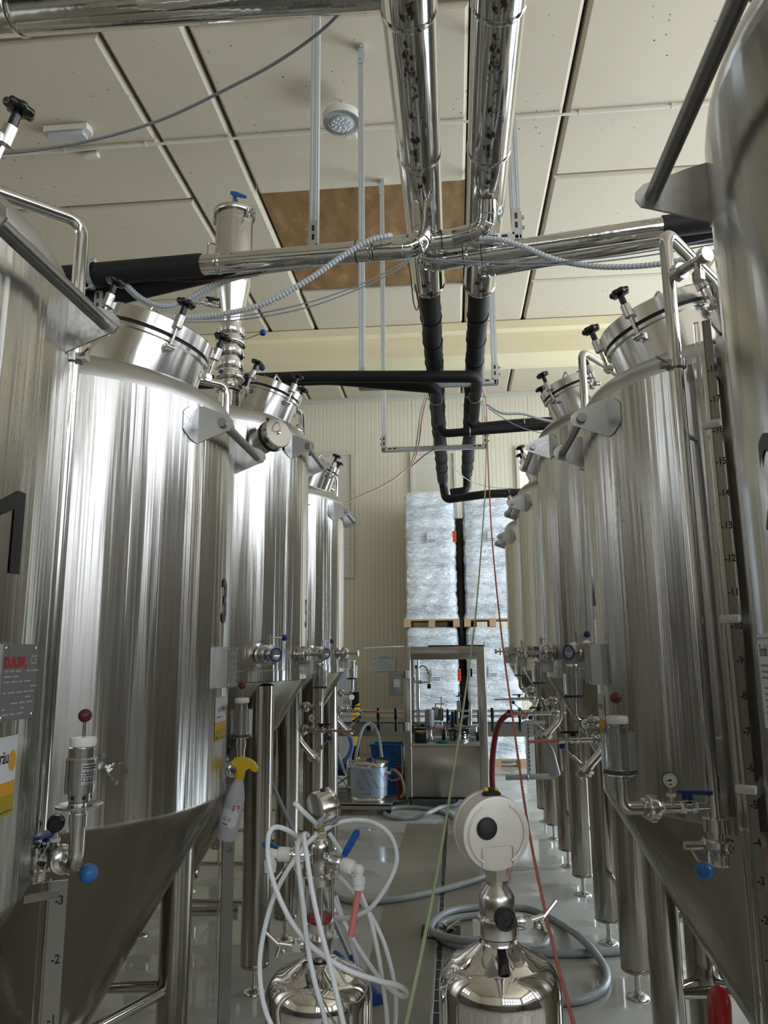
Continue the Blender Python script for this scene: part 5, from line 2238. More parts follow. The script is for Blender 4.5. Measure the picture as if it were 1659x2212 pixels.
tag(obj('black_folder', mb, M_['blackplastic']), 'flat black folder lying on top of the labelling machine', 'folder')

cable('cable', 'white cable hanging down the side post of the labelling machine', 'cable',
      [(1044, 1393, 8.52), (1048, 1400, 8.5), (1052, 1560, 8.5), (1056, 1660, 8.5), (1060, 1722, 8.52)], .005, M_['white'], 8)
cable('cord', 'thin white cord strung from the last tank valve to the labelling machine', 'cord',
      [(786, 1400, 6.9), (820, 1398, 7.4), (872, 1396, 8.5)], .0035, M_['white'], 6)

# ---------------------------------------------------------------- kettle on its trolley, pump, crates
kx, ky = -.97, 8.45
t = thing('trolley', 'low steel trolley on casters under the filmed kettle', 'trolley', (kx - .02, ky, 0))
mb = MB()
mb.rbox((kx - .06, ky, .105), (.66, .50, .03), .006)
mb.box((kx - .06, ky - .24, .085), (.66, .02, .05))
obj('platform', mb, M_['cabinet'], t)
for x in (kx - .34, kx + .22):
    for y in (ky - .2, ky + .2):
        mb = MB()
        mb.lathe([(.02, -.012), (.036, -.012), (.036, .012), (.02, .012)], (x, y, .036), (0, 1, 0), 18)
        mb.box((x, y, .075), (.03, .034, .035))
        obj('caster', mb, M_['rubber'], t)
t = thing('steel_kettle', 'lidded steel kettle still in blue-grey film with a blue arrow, on a trolley', 'kettle', (kx, ky, .12))
mb = MB()
r = .205
mb.lathe([(r - .01, .121), (r - .004, .14), (r - .012, .15), (r - .012, .165)], (kx, ky, 0), (0, 0, 1), 56)
obj('base_ring', mb, M_['polish'], t)
mb = MB()
mb.lathe([(r - .006, .165), (r - .004, .255), (r, .258), (r, .50)], (kx, ky, 0), (0, 0, 1), 64)
bd = obj('body', mb, M_['barrelfilm'], t)
ROOT[bd.name] = ROOT[t.name]
mb = MB()
def onk(x, z, rr=r + .0015):
    q = math.atan2(-(ky), -(kx)) + x / r
    return V((kx + rr * math.cos(q), ky + rr * math.sin(q), z))
for cx_, cz, s in ((-.12, .30, 1), (-.02, .32, 1), (.06, .31, 1), (-.08, .42, .9), (.0, .43, .8), (.10, .44, 1), (.16, .36, .8)):
    for k in range(2):
        for j in range(4):
            z = cz + .035 * s - j * .022 * s
            x = cx_ - .02 * s + j * .012 * s + k * .012
            mb.add([onk(x, z), onk(x + .004, z), onk(x + .013 * s + .004, z - .019 * s), onk(x + .013 * s, z - .019 * s)], [(0, 1, 2, 3)])
rr = r - .0015
for x0_, x1_, h in ((-.06, .005, .003),):
    for i in range(6):
        xa, xb = x0_ + (x1_ - x0_) * i / 6, x0_ + (x1_ - x0_) * (i + 1) / 6
        mb.add([onk(xa, .205 - h, rr), onk(xb, .205 - h, rr), onk(xb, .205 + h, rr), onk(xa, .205 + h, rr)], [(0, 1, 2, 3)])
mb.add([onk(.0, .192, rr), onk(.028, .205, rr), onk(.0, .218, rr)], [(0, 1, 2)])
obj('film_print', mb, M_['lever'], bd)
mb = MB()
mb.lathe([(r + .001, .462), (r + .003, .465), (r + .003, .49), (r + .012, .497), (r + .012, .508), (r * .9, .518), (.001, .532)], (kx, ky, 0), (0, 0, 1), 64, caps=False)
kl = obj('kettle_lid', mb, M_['polish'], t)
ROOT[kl.name] = ROOT[t.name]
mb = MB()
mb.rbox((kx + .03, ky - .06, .547), (.045, .035, .03), .008)
mb.rbox((kx - .005, ky - .05, .54), (.03, .03, .02), .006)
obj('lid_knob', mb, M_['blue'], kl)
mb = MB()
p = V((kx + r * .92, ky - .08, .40))
mb.cyl(p - V((.03, 0, 0)), p + V((.06, 0, 0)), .02, n=16)
obj('side_port', mb, M_['fit'], t)

cable('hose', 'grey hose arching up out of the filmed kettle lid', 'hose',
      [(768, 1640, 8.45), (775, 1600, 8.48), (785, 1572, 8.55), (797, 1563, 8.6), (808, 1568, 8.6), (818, 1590, 8.55), (825, 1636, 8.5)], .016, M_['greyhose'], 12)
cable('hose', 'olive hose curving down from the filmed kettle side port', 'hose',
      [(842, 1664, 8.42), (852, 1664, 8.42), (864, 1675, 8.42), (871, 1695, 8.43), (872, 1712, 8.45), (866, 1722, 8.5)], .016, mat('olive hose', (.22, .20, .09), .45), 12)
cable('hose', 'grey hose loop hanging behind the filmed kettle towards the machine', 'hose',
      [(838, 1680, 8.75), (848, 1686, 8.78), (862, 1682, 8.8), (870, 1668, 8.82), (868, 1610, 8.85)], .013, M_['greyhose'], 10)
mb = MB()
q = spline([at(u, v, Z=.02) for u, v in ((838, 1733), (852, 1735), (868, 1733), (888, 1727))], 8)
mb.tube(q, .012, 10)
tag(obj('hose', mb, M_['greenhose']), 'green hose on the floor beside the trolley', 'hose')

def crate(c, size, lab, txt):
    t = thing('plastic_crate', lab, 'crate', (c[0], c[1], c[2]), 'blue plastic crates')
    mb = MB()
    w, d, h = size
    x, y, z = c
    mb.rbox((x, y, z + .005), (w * .9, d * .9, .01), .004)
    for s in (-1, 1):
        mb.prism([(-w * .45, 0), (w * .45, 0), (w * .5, h), (-w * .5, h)], (x, y + s * d * .46, z), (1, 0, 0), (0, 0, 1), (0, .012, 0))
        mb.prism([(-d * .45, 0), (d * .45, 0), (d * .5, h), (-d * .5, h)], (x + s * w * .46, y, z), (0, 1, 0), (0, 0, 1), (.012, 0, 0))
        mb.box((x, y + s * d * .49, z + h - .012), (w * 1.04, .02, .024))
        mb.box((x + s * w * .49, y, z + h - .012), (.02, d * 1.04, .024))
    for k in range(4):
        mb.box((x - w * .4 + k * w * .266, y - d * .485, z + h * .45), (.012, .016, h * .8))
    b_ = obj('body', mb, M_['crate'], t)
    ROOT[b_.name] = ROOT[t.name]
    if txt:
        mb = MB()
        write(mb, txt, .055, (x + w * .22, y - d * .5 - .006, z + h * .35), (1, 0, 0), (0, 0, 1), .001, 1, .001)
        obj('lettering', mb, M_['decal'], b_)
crate((-.83, 9.42, .0), (.30, .26, .19), 'lower blue plastic crate behind the filmed kettle', None)
crate((-.83, 9.42, .195), (.30, .26, .19), 'narrow blue plastic crate in the middle of the stack behind the kettle', None)
crate((-.85, 9.42, .39), (.40, .28, .20), 'top blue plastic crate with dark lettering behind the filmed kettle', 'IOL')
mb = MB()
p = at(868, 1655, Y=9.1)
mb.lathe([(.055, 0), (.08, .36), (.083, .36), (.083, .37)], (p.x, 9.1, 0), (0, 0, 1), 24)
tag(obj('red_bucket', mb, M_['redhose']), 'tall dark red bucket between the crates and labelling machine', 'bucket')

# pump group beside the last tank
p = at(730, 1660, Y=9.0)
t = thing('pump', 'dark blue pump with wiring beside the filmed kettle', 'pump', (p.x, 9.0, 0))
mb = MB()
mb.lathe([(.06, -.11), (.075, -.10), (.075, .08), (.06, .10)], p, (1, 0, 0), 28)
for k in range(8):
    q = k * PI / 4
    mb.box(p + V((0, math.cos(q) * .077, math.sin(q) * .077)), (.17, .008, .008), M=Matrix.Rotation(q, 3, 'X'))
mb.rbox(p + V((.0, 0, .085)), (.10, .09, .04), .006)
obj('motor', mb, M_['blue'], t)
mb = MB()
mb.box((p.x, 9.0, .10), (.34, .26, .03))
for sx in (-.14, .14):
    for sy in (-.1, .1):
        mb.box((p.x + sx, 9.0 + sy, p.z / 2), (.03, .03, p.z))
mb.cyl((p.x - .1, 8.88, .12), (p.x + .15, 8.88, p.z - .06), .012, n=8)
obj('stand', mb, M_['greypaint'], t)
mb = MB()
mb.lathe([(.03, 0), (.055, .01), (.055, .05), (.02, .06), (.02, .12)], p + V((.10, 0, 0)), (1, 0, 0), 24)
mb.cyl(p + V((.0, -.02, .1)), p + V((.0, -.02, .26)), .018, n=12)
mb.cyl((p.x - .1, 8.86, .16), (p.x + .3, 8.86, .16), .02, n=12)
obj('pump_head', mb, M_['fit'], t)
mb = MB()
q = [at(u, v, Y=8.35) for u, v in ((712, 1578), (735, 1573), (752, 1585), (760, 1610), (752, 1635), (735, 1648), (715, 1646), (700, 1630))]
ribbed(mb, spline(q, 12), .026, .02, .08, 12)
tag(obj('hose', mb, M_['bluehose']), 'blue ribbed hose curled behind the last tank', 'hose')
for i, q in enumerate(([(730, 1625), (737, 1650), (746, 1672), (752, 1640)], [(705, 1645), (720, 1640), (727, 1660), (718, 1680)], [(733, 1628), (742, 1655), (746, 1670)])):
    mb = MB()
    mb.tube(spline([at(u, v, Y=8.3) for u, v in q], 8), .005, 8)
    tag(obj('wire', mb, M_['white']), ['white wire looping down from the pump to the kettle', 'white wire curling at the leg of the last tank', 'short white wire in front of the pump'][i], 'wire')
mb = MB()
mb.tube(spline([at(u, v, Y=8.3) for u, v in ((727, 1678), (742, 1688), (750, 1705), (751, 1722))], 8), .006, 8)
tag(obj('hose', mb, M_['ltblue']), 'thin light blue air hose below the pump', 'hose')

# ---------------------------------------------------------------- red hose, strap and second spray bottle of the facing row
t = thing('red_hose', 'thick dark red hose bending down from a steel valve by the farthest tank', 'hose', (.35, 7.4, 0))
q = [at(u, v, Y=y) for u, v, y in ((1108, 1541, 7.4), (1096, 1544, 7.4), (1080, 1560, 7.4), (1070, 1590, 7.4), (1064, 1640, 7.38), (1064, 1700, 7.3))]
q += [V((.345, 7.1, .12)), V((.37, 6.8, .03)), V((.38, 6.4, .028)), V((.33, 6.0, .028)), V((.31, 5.9, .028))]
mb = MB()
mb.tube(spline(q, 10), .027, 16)
obj('hose_body', mb, M_['redhose'], t)
mb = MB()
a, b_ = at(1100, 1541, Y=7.4), at(1170, 1541, Y=7.4)
d = (b_ - a).normalized()
mb.lathe([(.034, -.02), (.036, -.018), (.036, .03), (.034, .032)], a, d, 20)
obj('hose_collar', mb, M_['maroon'], t)
mb = MB()
Ln = (b_ - a).length
mb.lathe([(.02, .03), (.028, .04), (.028, .06), (.018, .07), (.018, .10), (.03, .11), (.03, .14), (.02, .15), (.02, .20), (.032, .21), (.032, .25), (.02, .26), (.02, Ln)], a, d, 20)
mb.cyl(a + d * .27, a + d * .27 + V((0, 0, .07)), .014, n=10)
obj('valve', mb, M_['fit'], t)

p, q = at(1140, 1560, Y=7.2), at(1140, 1672, Y=7.2)
t = thing('hanging_pipe', 'grey foam pipe hung level on a slotted steel strap by the farthest tank', 'pipe', (p.x, 7.2, q.z))
mb = MB()
a, b_ = at(1092, 1679, Y=7.2), at(1200, 1677, Y=7.2)
mb.cyl(a, b_, .026, n=20)
obj('foam_pipe', mb, M_['greyhose'], t)
mb = MB()
mb.box((p + q) / 2, (.028, .004, p.z - q.z))
mb.torus(V((q.x, 7.2, a.z)), (1, 0, 0), .03, .006, 20, 6)
mb.cyl(p - V((.04, 0, 0)), p + V((.16, 0, .0)), .017, n=12)
st = obj('strap', mb, M_['zinc'], t)
ROOT[st.name] = ROOT[t.name]
mb = MB()
for k in range(12):
    mb.box((p.x, 7.197, q.z + .04 + (p.z - q.z - .06) * k / 11), (.010, .002, .022))
obj('slots', mb, M_['dark'], st)
mb = MB()
mb.prism([(0, 0), (.42, 0), (.42, .7), (.06, .7), (0, .62)], at(1138, 1660, Y=10.6), (1, 0, 0), (0, 0, 1), (0, .03, 0))
mb.v = [V((k.x, k.y, k.z - mb.v[0].z)) for k in mb.v]
tag(obj('grey_panel', mb, M_['plate']), 'pale grey sheet standing on the floor behind the farthest tank legs', 'panel')


def sprayer(c, tilt, lab, bmat, capm, headm, label_bits, s=1.0, flip=1):
    """trigger spray bottle hanging by its trigger; c = top of the collar, tilt = lean in the x-z plane"""
    c = V(c)
    t = thing('spray_bottle', lab, 'spray bottle', c - V((0, 0, .2)))
    ax = V((math.sin(tilt), 0, math.cos(tilt)))
    up = ax
    mb = MB()
    mb.lathe([(.030 * s, -.215 * s), (.034 * s, -.21 * s), (.034 * s, -.10 * s), (.032 * s, -.075 * s), (.024 * s, -.045 * s), (.015 * s, -.02 * s), (.013 * s, -.012 * s)], c, up, 32)
    bo = obj('bottle', mb, bmat, t)
    ROOT[bo.name] = ROOT[t.name]
    mb = MB()
    mb.lathe([(.0155 * s, -.016 * s), (.0165 * s, -.014 * s), (.0165 * s, .012 * s), (.014 * s, .014 * s)], c, up, 24)
    obj('collar', mb, capm, t)
    sx = V((math.cos(tilt), 0, -math.sin(tilt))) * flip
    mb = MB()
    pl = [(-.034, .030), (-.030, .048), (-.008, .056), (.022, .055), (.042, .046), (.056, .030), (.056, .020), (.046, .018), (.030, .026), (.018, .018), (.012, .006), (-.012, .006), (-.014, .020), (-.028, .022)]
    mb.prism([(a * s, b * s) for a, b in pl], c - V((0, .012 * s, 0)), sx, up, (0, .024 * s, 0))
    obj('trigger_head', mb, headm, t)
    if label_bits:
        x_, y_ = sx * flip, up
        def pt(q, z, rr=.0346 * s):
            n_ = V((0, -1, 0)) * math.cos(q) + x_ * math.sin(q)
            return c + up * (z * s) + n_ * rr
        mb = MB()
        n = 8
        vs, fs = [], []
        rnd = random.Random(2)
        for i in range(n + 1):
            q = -1.0 + 2.0 * i / n
            vs += [pt(q, -.165 + rnd.uniform(-.012, .006)), pt(q, -.108 + rnd.uniform(-.008, .004))]
        fs = [(2 * i, 2 * i + 2, 2 * i + 3, 2 * i + 1) for i in range(n)]
        mb.add(vs, fs)
        mb.cur = 1
        mb.add([pt(.25, -.118, .035 * s), pt(.85, -.118, .035 * s), pt(.85, -.095, .035 * s), pt(.25, -.095, .035 * s)], [(0, 1, 2, 3)])
        mb.cur = 2
        for q0 in (-.35, .12):
            zc_ = -.142
            o4 = [(q0, zc_ - .013), (q0 + .36, zc_), (q0, zc_ + .013), (q0 - .36, zc_)]
            o4 = [(q0 + .19 * a, zc_ + .0085 * b) for a, b in ((0, -1), (1, 0), (0, 1), (-1, 0))]
            i4 = [(q0 + .14 * a, zc_ + .0062 * b) for a, b in ((0, -1), (1, 0), (0, 1), (-1, 0))]
            vs = [pt(*k, .0352 * s) for k in o4] + [pt(*k, .0352 * s) for k in i4]
            mb.add(vs, [(k, (k + 1) % 4, 4 + (k + 1) % 4, 4 + k) for k in range(4)])
            mb.cur = 3
            mb.add([pt(q0 - .03, zc_ - .003, .0352 * s), pt(q0 + .03, zc_ - .003, .0352 * s), pt(q0 + .02, zc_ + .003, .0352 * s)], [(0, 1, 2)])
            mb.cur = 2
        mb.cur = 3
        for k in range(5):
            mb.add([pt(-.5 + k * .11, -.161, .0352 * s), pt(-.42 + k * .11, -.161, .0352 * s), pt(-.42 + k * .11, -.156, .0352 * s), pt(-.5 + k * .11, -.156, .0352 * s)], [(0, 1, 2, 3)])
        obj('torn_label', mb, [M_['paper'], M_['magenta'], M_['redprint'], M_['decal']], bo)
sprayer(at(519, 1672, Y=2.98), .20, 'cloudy spray bottle with yellow trigger and torn hazard label hung on a tank elbow', M_['hdpe'], M_['yellow'], M_['yellow'], True, 1.15)
sprayer(at(1178, 1596, Y=6.25), -.22, 'white spray bottle with red collar hung on a pipe of the facing row', M_['hdpe'], M_['red'], M_['white'], False, 1.35, -1)
# ---------------------------------------------------------------- floor channel and hoses
t = thing('floor_drain', 'long slotted drain channel running down the aisle floor', 'drain', (-.13, 5.5, 0))
mb = MB()
mb.box((-.132, 5.4, .0015), (.03, 6.0, .003))
obj('slot', mb, M_['dark'], t)
mb = MB()
for x in (-.149, -.115):
    mb.box((x, 5.4, .002), (.004, 6.0, .004))
for k in range(49):
    mb.box((-.132, 2.45 + k * .122, .0025), (.03, .006, .003))
obj('slot_edge', mb, M_['fit'], t)
mb = MB()
mb.box((-.34, 5.55, .001), (.36, 4.6, .002))
mb.box((.02, 5.2, .001), (.26, 4.4, .002))
obj('channel_strip', mb, M_['drainplate'], t)
t = thing('drain_grate', 'open drain pit with a loose steel grate in the hose coil', 'drain', (-.12, 4.95, 0))
mb = MB()
mb.box((-.13, 4.95, .003), (.24, .22, .004))
obj('pit', mb, M_['dark'], t)
mb = MB()
for k in range(3):
    mb.box((-.22 + k * .018, 4.95, .008), (.006, .20, .008))
M = Matrix.Rotation(.9, 3, 'Z') @ Matrix.Rotation(.5, 3, 'Y')
mb.box((-.09, 4.97, .03), (.14, .05, .008), M=M)
mb.box((-.07, 4.93, .04), (.16, .012, .012), M=Matrix.Rotation(.7, 3, 'Z') @ Matrix.Rotation(-.3, 3, 'Y'))
mb.box((-.12, 4.90, .02), (.04, .03, .02), M=M)
obj('grate', mb, M_['fit'], t)

def floor_hose(lab, pts, r, m, ridged=True):
    q = spline([at(u, v, Z=r + h) for u, v, h in pts], 14)
    mb = MB()
    if ridged:
        ribbed(mb, q, r, .022, .05, 14)
    else:
        mb.tube(q, r, 14)
    return tag(obj('hose', mb, m), lab, 'hose')
floor_hose('grey hose lying in a loop on the floor before the labelling machine',
           [(993, 1722, .0), (984, 1737, 0), (957, 1742, .0), (930, 1754, .04), (896, 1766, 0), (857, 1767, 0), (834, 1760, 0), (832, 1752, 0), (852, 1745, 0), (891, 1744, 0), (930, 1748, 0), (957, 1755, 0), (977, 1763, 0), (990, 1780, 0), (1010, 1815, 0), (1050, 1850, 0), (1075, 1874, 0), (1047, 1893, 0), (1005, 1908, 0), (947, 1924, 0), (903, 1934, 0), (860, 1942, 0), (800, 1948, 0), (755, 1945, 0), (731, 1936, 0), (715, 1922, 0)], .021, M_['greyhose'])
floor_hose('grey ribbed hose coiled on the floor around the drain pit',
           [(1400, 2045, 0), (1333, 2055, 0), (1265, 2059, .0), (1207, 2060, 0), (1120, 2058, 0), (1040, 2054, 0), (984, 2041, 0), (958, 2030, 0), (944, 2013, 0), (953, 1995, 0), (984, 1984, 0), (1034, 1978, 0), (1120, 1979, 0), (1167, 1992, 0), (1187, 2013, 0), (1181, 2033, 0), (1160, 2046, 0), (1080, 2040, .045), (990, 2030, .045), (935, 2014, .03), (936, 1992, .045), (968, 1970, .02), (1022, 1961, 0), (1120, 1960, 0), (1167, 1971, 0), (1219, 2000, 0), (1265, 2036, .045), (1300, 2079, 0), (1311, 2108, 0), (1303, 2134, 0), (1274, 2154, 0), (1236, 2163, 0), (1190, 2160, 0), (1100, 2140, 0)], .021, M_['greyhose'])

# red hose hump hung over the tank brace
mb = MB()
p0 = V((.95, 2.27, .66))
p0 = at(1557, 2162, Y=2.36)
q = spline([p0 + V((-.02, -.16, -.34)), p0 + V((-.015, -.05, -.10)), p0, p0 + V((.01, .08, -.06)), p0 + V((.02, .13, -.36))], 12)
mb.tube(q, .026, 16)
tag(obj('red_hose', mb, M_['red']), 'red hose hump at the foot of the tank with the level bar', 'hose')

# floor squeegee leaning between the near row legs
top, bot = at(566, 1645, Y=4.32), V((-.60, 4.36, .05))
t = thing('floor_squeegee', 'floor squeegee with blue grip and blue foot leaning between tank legs', 'squeegee', (bot.x, bot.y, 0))
d = (bot - top).normalized()
mb = MB()
mb.cyl(top + d * .10, bot, .011, n=14)
obj('pole', mb, M_['greypaint'], t)
mb = MB()
mb.lathe([(.012, 0), (.019, .01), (.018, .09), (.013, .12)], top, d, 16)
obj('grip', mb, M_['blue'], t)
mb = MB()
hd = (at(818, 2158, Z=.03) - at(722, 2062, Z=.03))
c = (at(818, 2158, Z=.03) + at(722, 2062, Z=.03)) / 2
e = hd.normalized()
n_ = V((-e.y, e.x, 0))
mb.prism([(-.05, .0), (.05, .0), (.04, .03), (.012, .05), (-.012, .05), (-.04, .03)], c - hd / 2 - V((0, 0, .03)), n_, (0, 0, 1), hd)
mb.cyl(bot + V((0, 0, .02)), c + V((0, 0, -.01)), .016, n=12)
obj('foot', mb, M_['bluecloth'], t)


# ---------------------------------------------------------------- polished filter housings in front
def vessel(x, y, ztop, lab, r=.083):
    t = thing('filter_housing', lab, 'vessel', (x, y, 0), 'polished filter housings')
    mb = MB()
    pr = [(r * .4, .18), (r * .8, .19), (r, .23), (r, ztop - .058)]
    for k in range(1, 9):
        a = PI / 2 * k / 8 * .86
        pr.append((r - .036 + .036 * math.cos(a), ztop - .058 + .040 * math.sin(a)))
    pr += [(r * .40, ztop - .006), (.026, ztop)]
    mb.lathe(pr, (x, y, 0), (0, 0, 1), 96)
    obj('housing_body', mb, M_['mirror'], t)
    mb = MB()
    for k in range(3):
        q = 2 * PI * k / 3 + .5
        e = V((math.cos(q), math.sin(q), 0))
        mb.cyl(V((x, y, .24)) + e * (r - .006), V((x, y, 0)) + e * (r + .03), .010, n=10)
        mb.cyl(V((x, y, 0)) + e * (r + .03), V((x, y, .008)) + e * (r + .03), .02, n=14)
    obj('tripod', mb, M_['fit'], t)
    return t


def clamp_fit(t, x, y, z, r, wing):
    """tri-clamp: two half shells, hinge ears, wing nut"""
    wing = V(wing).normalized()
    mb = MB()
    mb.lathe([(r * .78, -.012), (r * .98, -.012), (r, -.009), (r, .009), (r * .96, .012), (r * .78, .012)], (x, y, z), (0, 0, 1), 40)
    p = V((x, y, z)) + wing * (r + .006)
    sd = V((0, 0, 1)).cross(wing)
    mb.rbox(p, (.016, .016, .018), .003)
    mb.lathe([(.007, -.012), (.007, .012)], p + wing * .008, sd, 12)
    mb.box(V((x, y, z)) - wing * (r + .003), (.010, .010, .018))
    o = obj('pipe_clamp', mb, M_['fit'], t)
    ROOT[o.name] = ROOT[t.name]
    mb = MB()
    q = p + wing * .014
    mb.cyl(q, q + wing * .022 + V((0, 0, .004)), .004, n=10)
    mb.sphere(q + wing * .014 + V((0, 0, -.008)), .005, 10)
    mb.cyl(q + wing * .02, q + wing * .044 + V((0, 0, .022)), .003, n=8)
    mb.cyl(q + wing * .02, q + wing * .026 + V((0, 0, -.016)), .003, n=8)
    obj('wing_nut', mb, M_['fit'], o)


# the one with the big gauge
x, y = .049, 1.12
t = vessel(x, y, 1.306, 'mirror-polished filter housing topped by a big gauge with a black plug')
mb = MB()
mb.lathe([(.0225, 1.300), (.0225, 1.312), (.028, 1.314)], (x, y, 0), (0, 0, 1), 32)
obj('neck', mb, M_['fit'], t)
clamp_fit(t, x, y, 1.327, .0285, (.92, .38, 0))
mb = MB()
mb.lathe([(.024, 1.336), (.0245, 1.340), (.0245, 1.364), (.0215, 1.370), (.0135, 1.380), (.0135, 1.388)], (x, y, 0), (0, 0, 1), 40)
obj('reducer', mb, M_['fit'], t)
mb = MB()
p = V((x + .008, y - .0235, 1.344))
dd = V((.18, -1, 0)).normalized()
mb.lathe([(.013, -.004), (.0145, .0), (.0145, .010), (.012, .014), (.009, .014), (.009, .011), (.001, .011)], p, dd, 28, caps=False)
obj('black_plug', mb, M_['rubber'], t)
mb = MB()
mb.hexa((x, y, 1.386), (x, y, 1.406), .0165)
mb.cyl((x, y, 1.40), (x, y, 1.412), .012, n=16)
obj('hex_nut', mb, M_['fit'], t)
gc = V((x - .004, y + .0, 1.450))
fd = V((-.33, .94, .02)).normalized()      # towards the hidden dial
bk = -fd
rg = .0495
mb = MB()
mb.lathe([(rg * .93, -.020), (rg * .985, -.019), (rg, -.016), (rg, .012), (rg * 1.03, .013), (rg * 1.03, .020), (rg * .96, .022)], gc, fd, 72)
gb = obj('gauge_case', mb, M_['castalu'], t)
ROOT[gb.name] = ROOT[t.name]
gx = fd.cross(V((0, 0, 1))).normalized()   # to the right, seen from behind
if gx.x < 0:
    gx = -gx
gz = V((0, 0, 1))
face0 = gc + bk * .020
mb = MB()
pts = []
for s0, s1 in ((R_(118), R_(240)), (R_(-60), R_(62))):
    arc = [face0 + bk * .0006 + gx * rg * .83 * math.cos(s0 + (s1 - s0) * k / 20) + gz * rg * .83 * math.sin(s0 + (s1 - s0) * k / 20) for k in range(21)]
    mb.tube(arc, .0017, 8)
w, h = rg * .46, rg * .36
o4 = [(-w, -.92 * rg * .93), (-w, -.36 * rg), (-w + .004, -.30 * rg), (w - .004, -.30 * rg), (w, -.36 * rg), (w, -.92 * rg * .93)]
mb.tube(fillet([face0 + bk * .0006 + gx * (a + .001) + gz * b_ for a, b_ in o4], .004, 3), .0014, 8)
obj('pressed_rib', mb, M_['castalu'], gb)
mb = MB()
mb.lathe([(rg * .30, -.001), (rg * .30, .002), (rg * .25, .0045), (rg * .12, .006), (.0003, .0062)], face0 - gx * rg * .30 + gz * rg * .16, bk, 40, caps=False)
obj('rubber_plug', mb, M_['rubber'], gb)
mb = MB()
tp = gc + gz * rg + bk * .004
mb.lathe([(.013, -.002), (.0135, .001), (.010, .004), (.004, .005), (.0035, .009), (.001, .0095)], tp, gz, 24)
fp_ = obj('filler_plug', mb, M_['rubber'], gb)
ROOT[fp_.name] = ROOT[t.name]
mb = MB()
for s in (-1, 1):
    mb.sphere(tp + gx * .0075 * s + V((0, 0, .006)), .0032, 10)
obj('yellow_tabs', mb, M_['yellow'], gb)

# the one with the sight glass and white tubing
x, y = -.232, 1.30
t = vessel(x, y, 1.212, 'mirror-polished filter housing with glass sight tube and white tubing looped over it', .086)
mb = MB()
mb.lathe([(.011, 1.20), (.011, 1.24)], (x, y, 0), (0, 0, 1), 24)
obj('neck', mb, M_['fit'], t)
clamp_fit(t, x, y, 1.232, .0235, (-.95, -.2, 0))
mb = MB()
mb.lathe([(.012, 1.243), (.012, 1.252), (.0235, 1.254), (.0245, 1.257), (.0245, 1.267), (.018, 1.269)], (x, y, 0), (0, 0, 1), 36)
obj('flange', mb, M_['fit'], t)
mb = MB()
mb.lathe([(.018, 1.322), (.0245, 1.324), (.0245, 1.334), (.020, 1.338), (.016, 1.340), (.016, 1.35)], (x, y, 0), (0, 0, 1), 36)
obj('flange', mb, M_['fit'], t)
mb = MB()
mb.lathe([(.0175, 1.266), (.0175, 1.325), (.0155, 1.325), (.0155, 1.266), (.0175, 1.266)], (x, y, 0), (0, 0, 1), 40, caps=False)
obj('sight_glass', mb, M_['glass'], t)
mb = MB()
mb.torus((x, y, 1.270), (0, 0, 1), .0175, .0022, 32, 8)
mb.lathe([(.0178, 1.268), (.0182, 1.269), (.0182, 1.276), (.0178, 1.277)], (x, y, 0), (0, 0, 1), 40)
obj('red_gasket', mb, M_['gasketred'], t)
for k in range(4):
    q = k * PI / 2 - 1.25
    mb = MB()
    p = V((x + math.cos(q) * .0215, y + math.sin(q) * .0215, 0))
    mb.cyl(p + V((0, 0, 1.258)), p + V((0, 0, 1.338)), .0027, n=10)
    mb.sphere(p + V((0, 0, 1.339)), .0040, 10)
    obj('tie_rod', mb, M_['fit'], t)
mb = MB()
mb.lathe([(.0155, 1.345), (.0155, 1.352), (.0165, 1.353), (.0165, 1.381), (.0135, 1.390), (.010, 1.393)], (x, y, 0), (0, 0, 1), 36)
obj('valve_body', mb, M_['pipe'], t)
mb = MB()
mb.lathe([(.0105, 1.391), (.0105, 1.394)], (x, y, 0), (0, 0, 1), 24)
obj('thread_tape', mb, M_['ptfe'], t)
mb = MB()
mb.hexa((x, y, 1.394), (x, y, 1.403), .0115)
obj('hex_nut', mb, M_['fit'], t)
mb = MB()
mb.hexa((x, y, 1.403), (x, y, 1.412), .0075)
obj('brass_stem', mb, M_['brass'], t)
gc = V((x + .004, y, 1.441))
fd = V((.72, .68, .10)).normalized()
rg = .0285
mb = MB()
mb.lathe([(rg * .90, -.016), (rg * .97, -.0155), (rg, -.013), (rg, .010), (rg * 1.06, .011), (rg * 1.06, .016), (rg * .97, .017)], gc, fd, 56)
gb = obj('gauge_case', mb, M_['pipe'], t)
ROOT[gb.name] = ROOT[t.name]
mb = MB()
mb.rbox(gc - fd * .012 + V((0, 0, -.022)), (.012, .010, .012), .002)
obj('gauge_socket', mb, M_['fit'], gb)
mb = MB()
mb.lathe([(.005, -.001), (.004, .003), (.001, .004)], gc + V((0, 0, rg)), (0, 0, 1), 12)
obj('filler_plug', mb, M_['rubber'], gb)

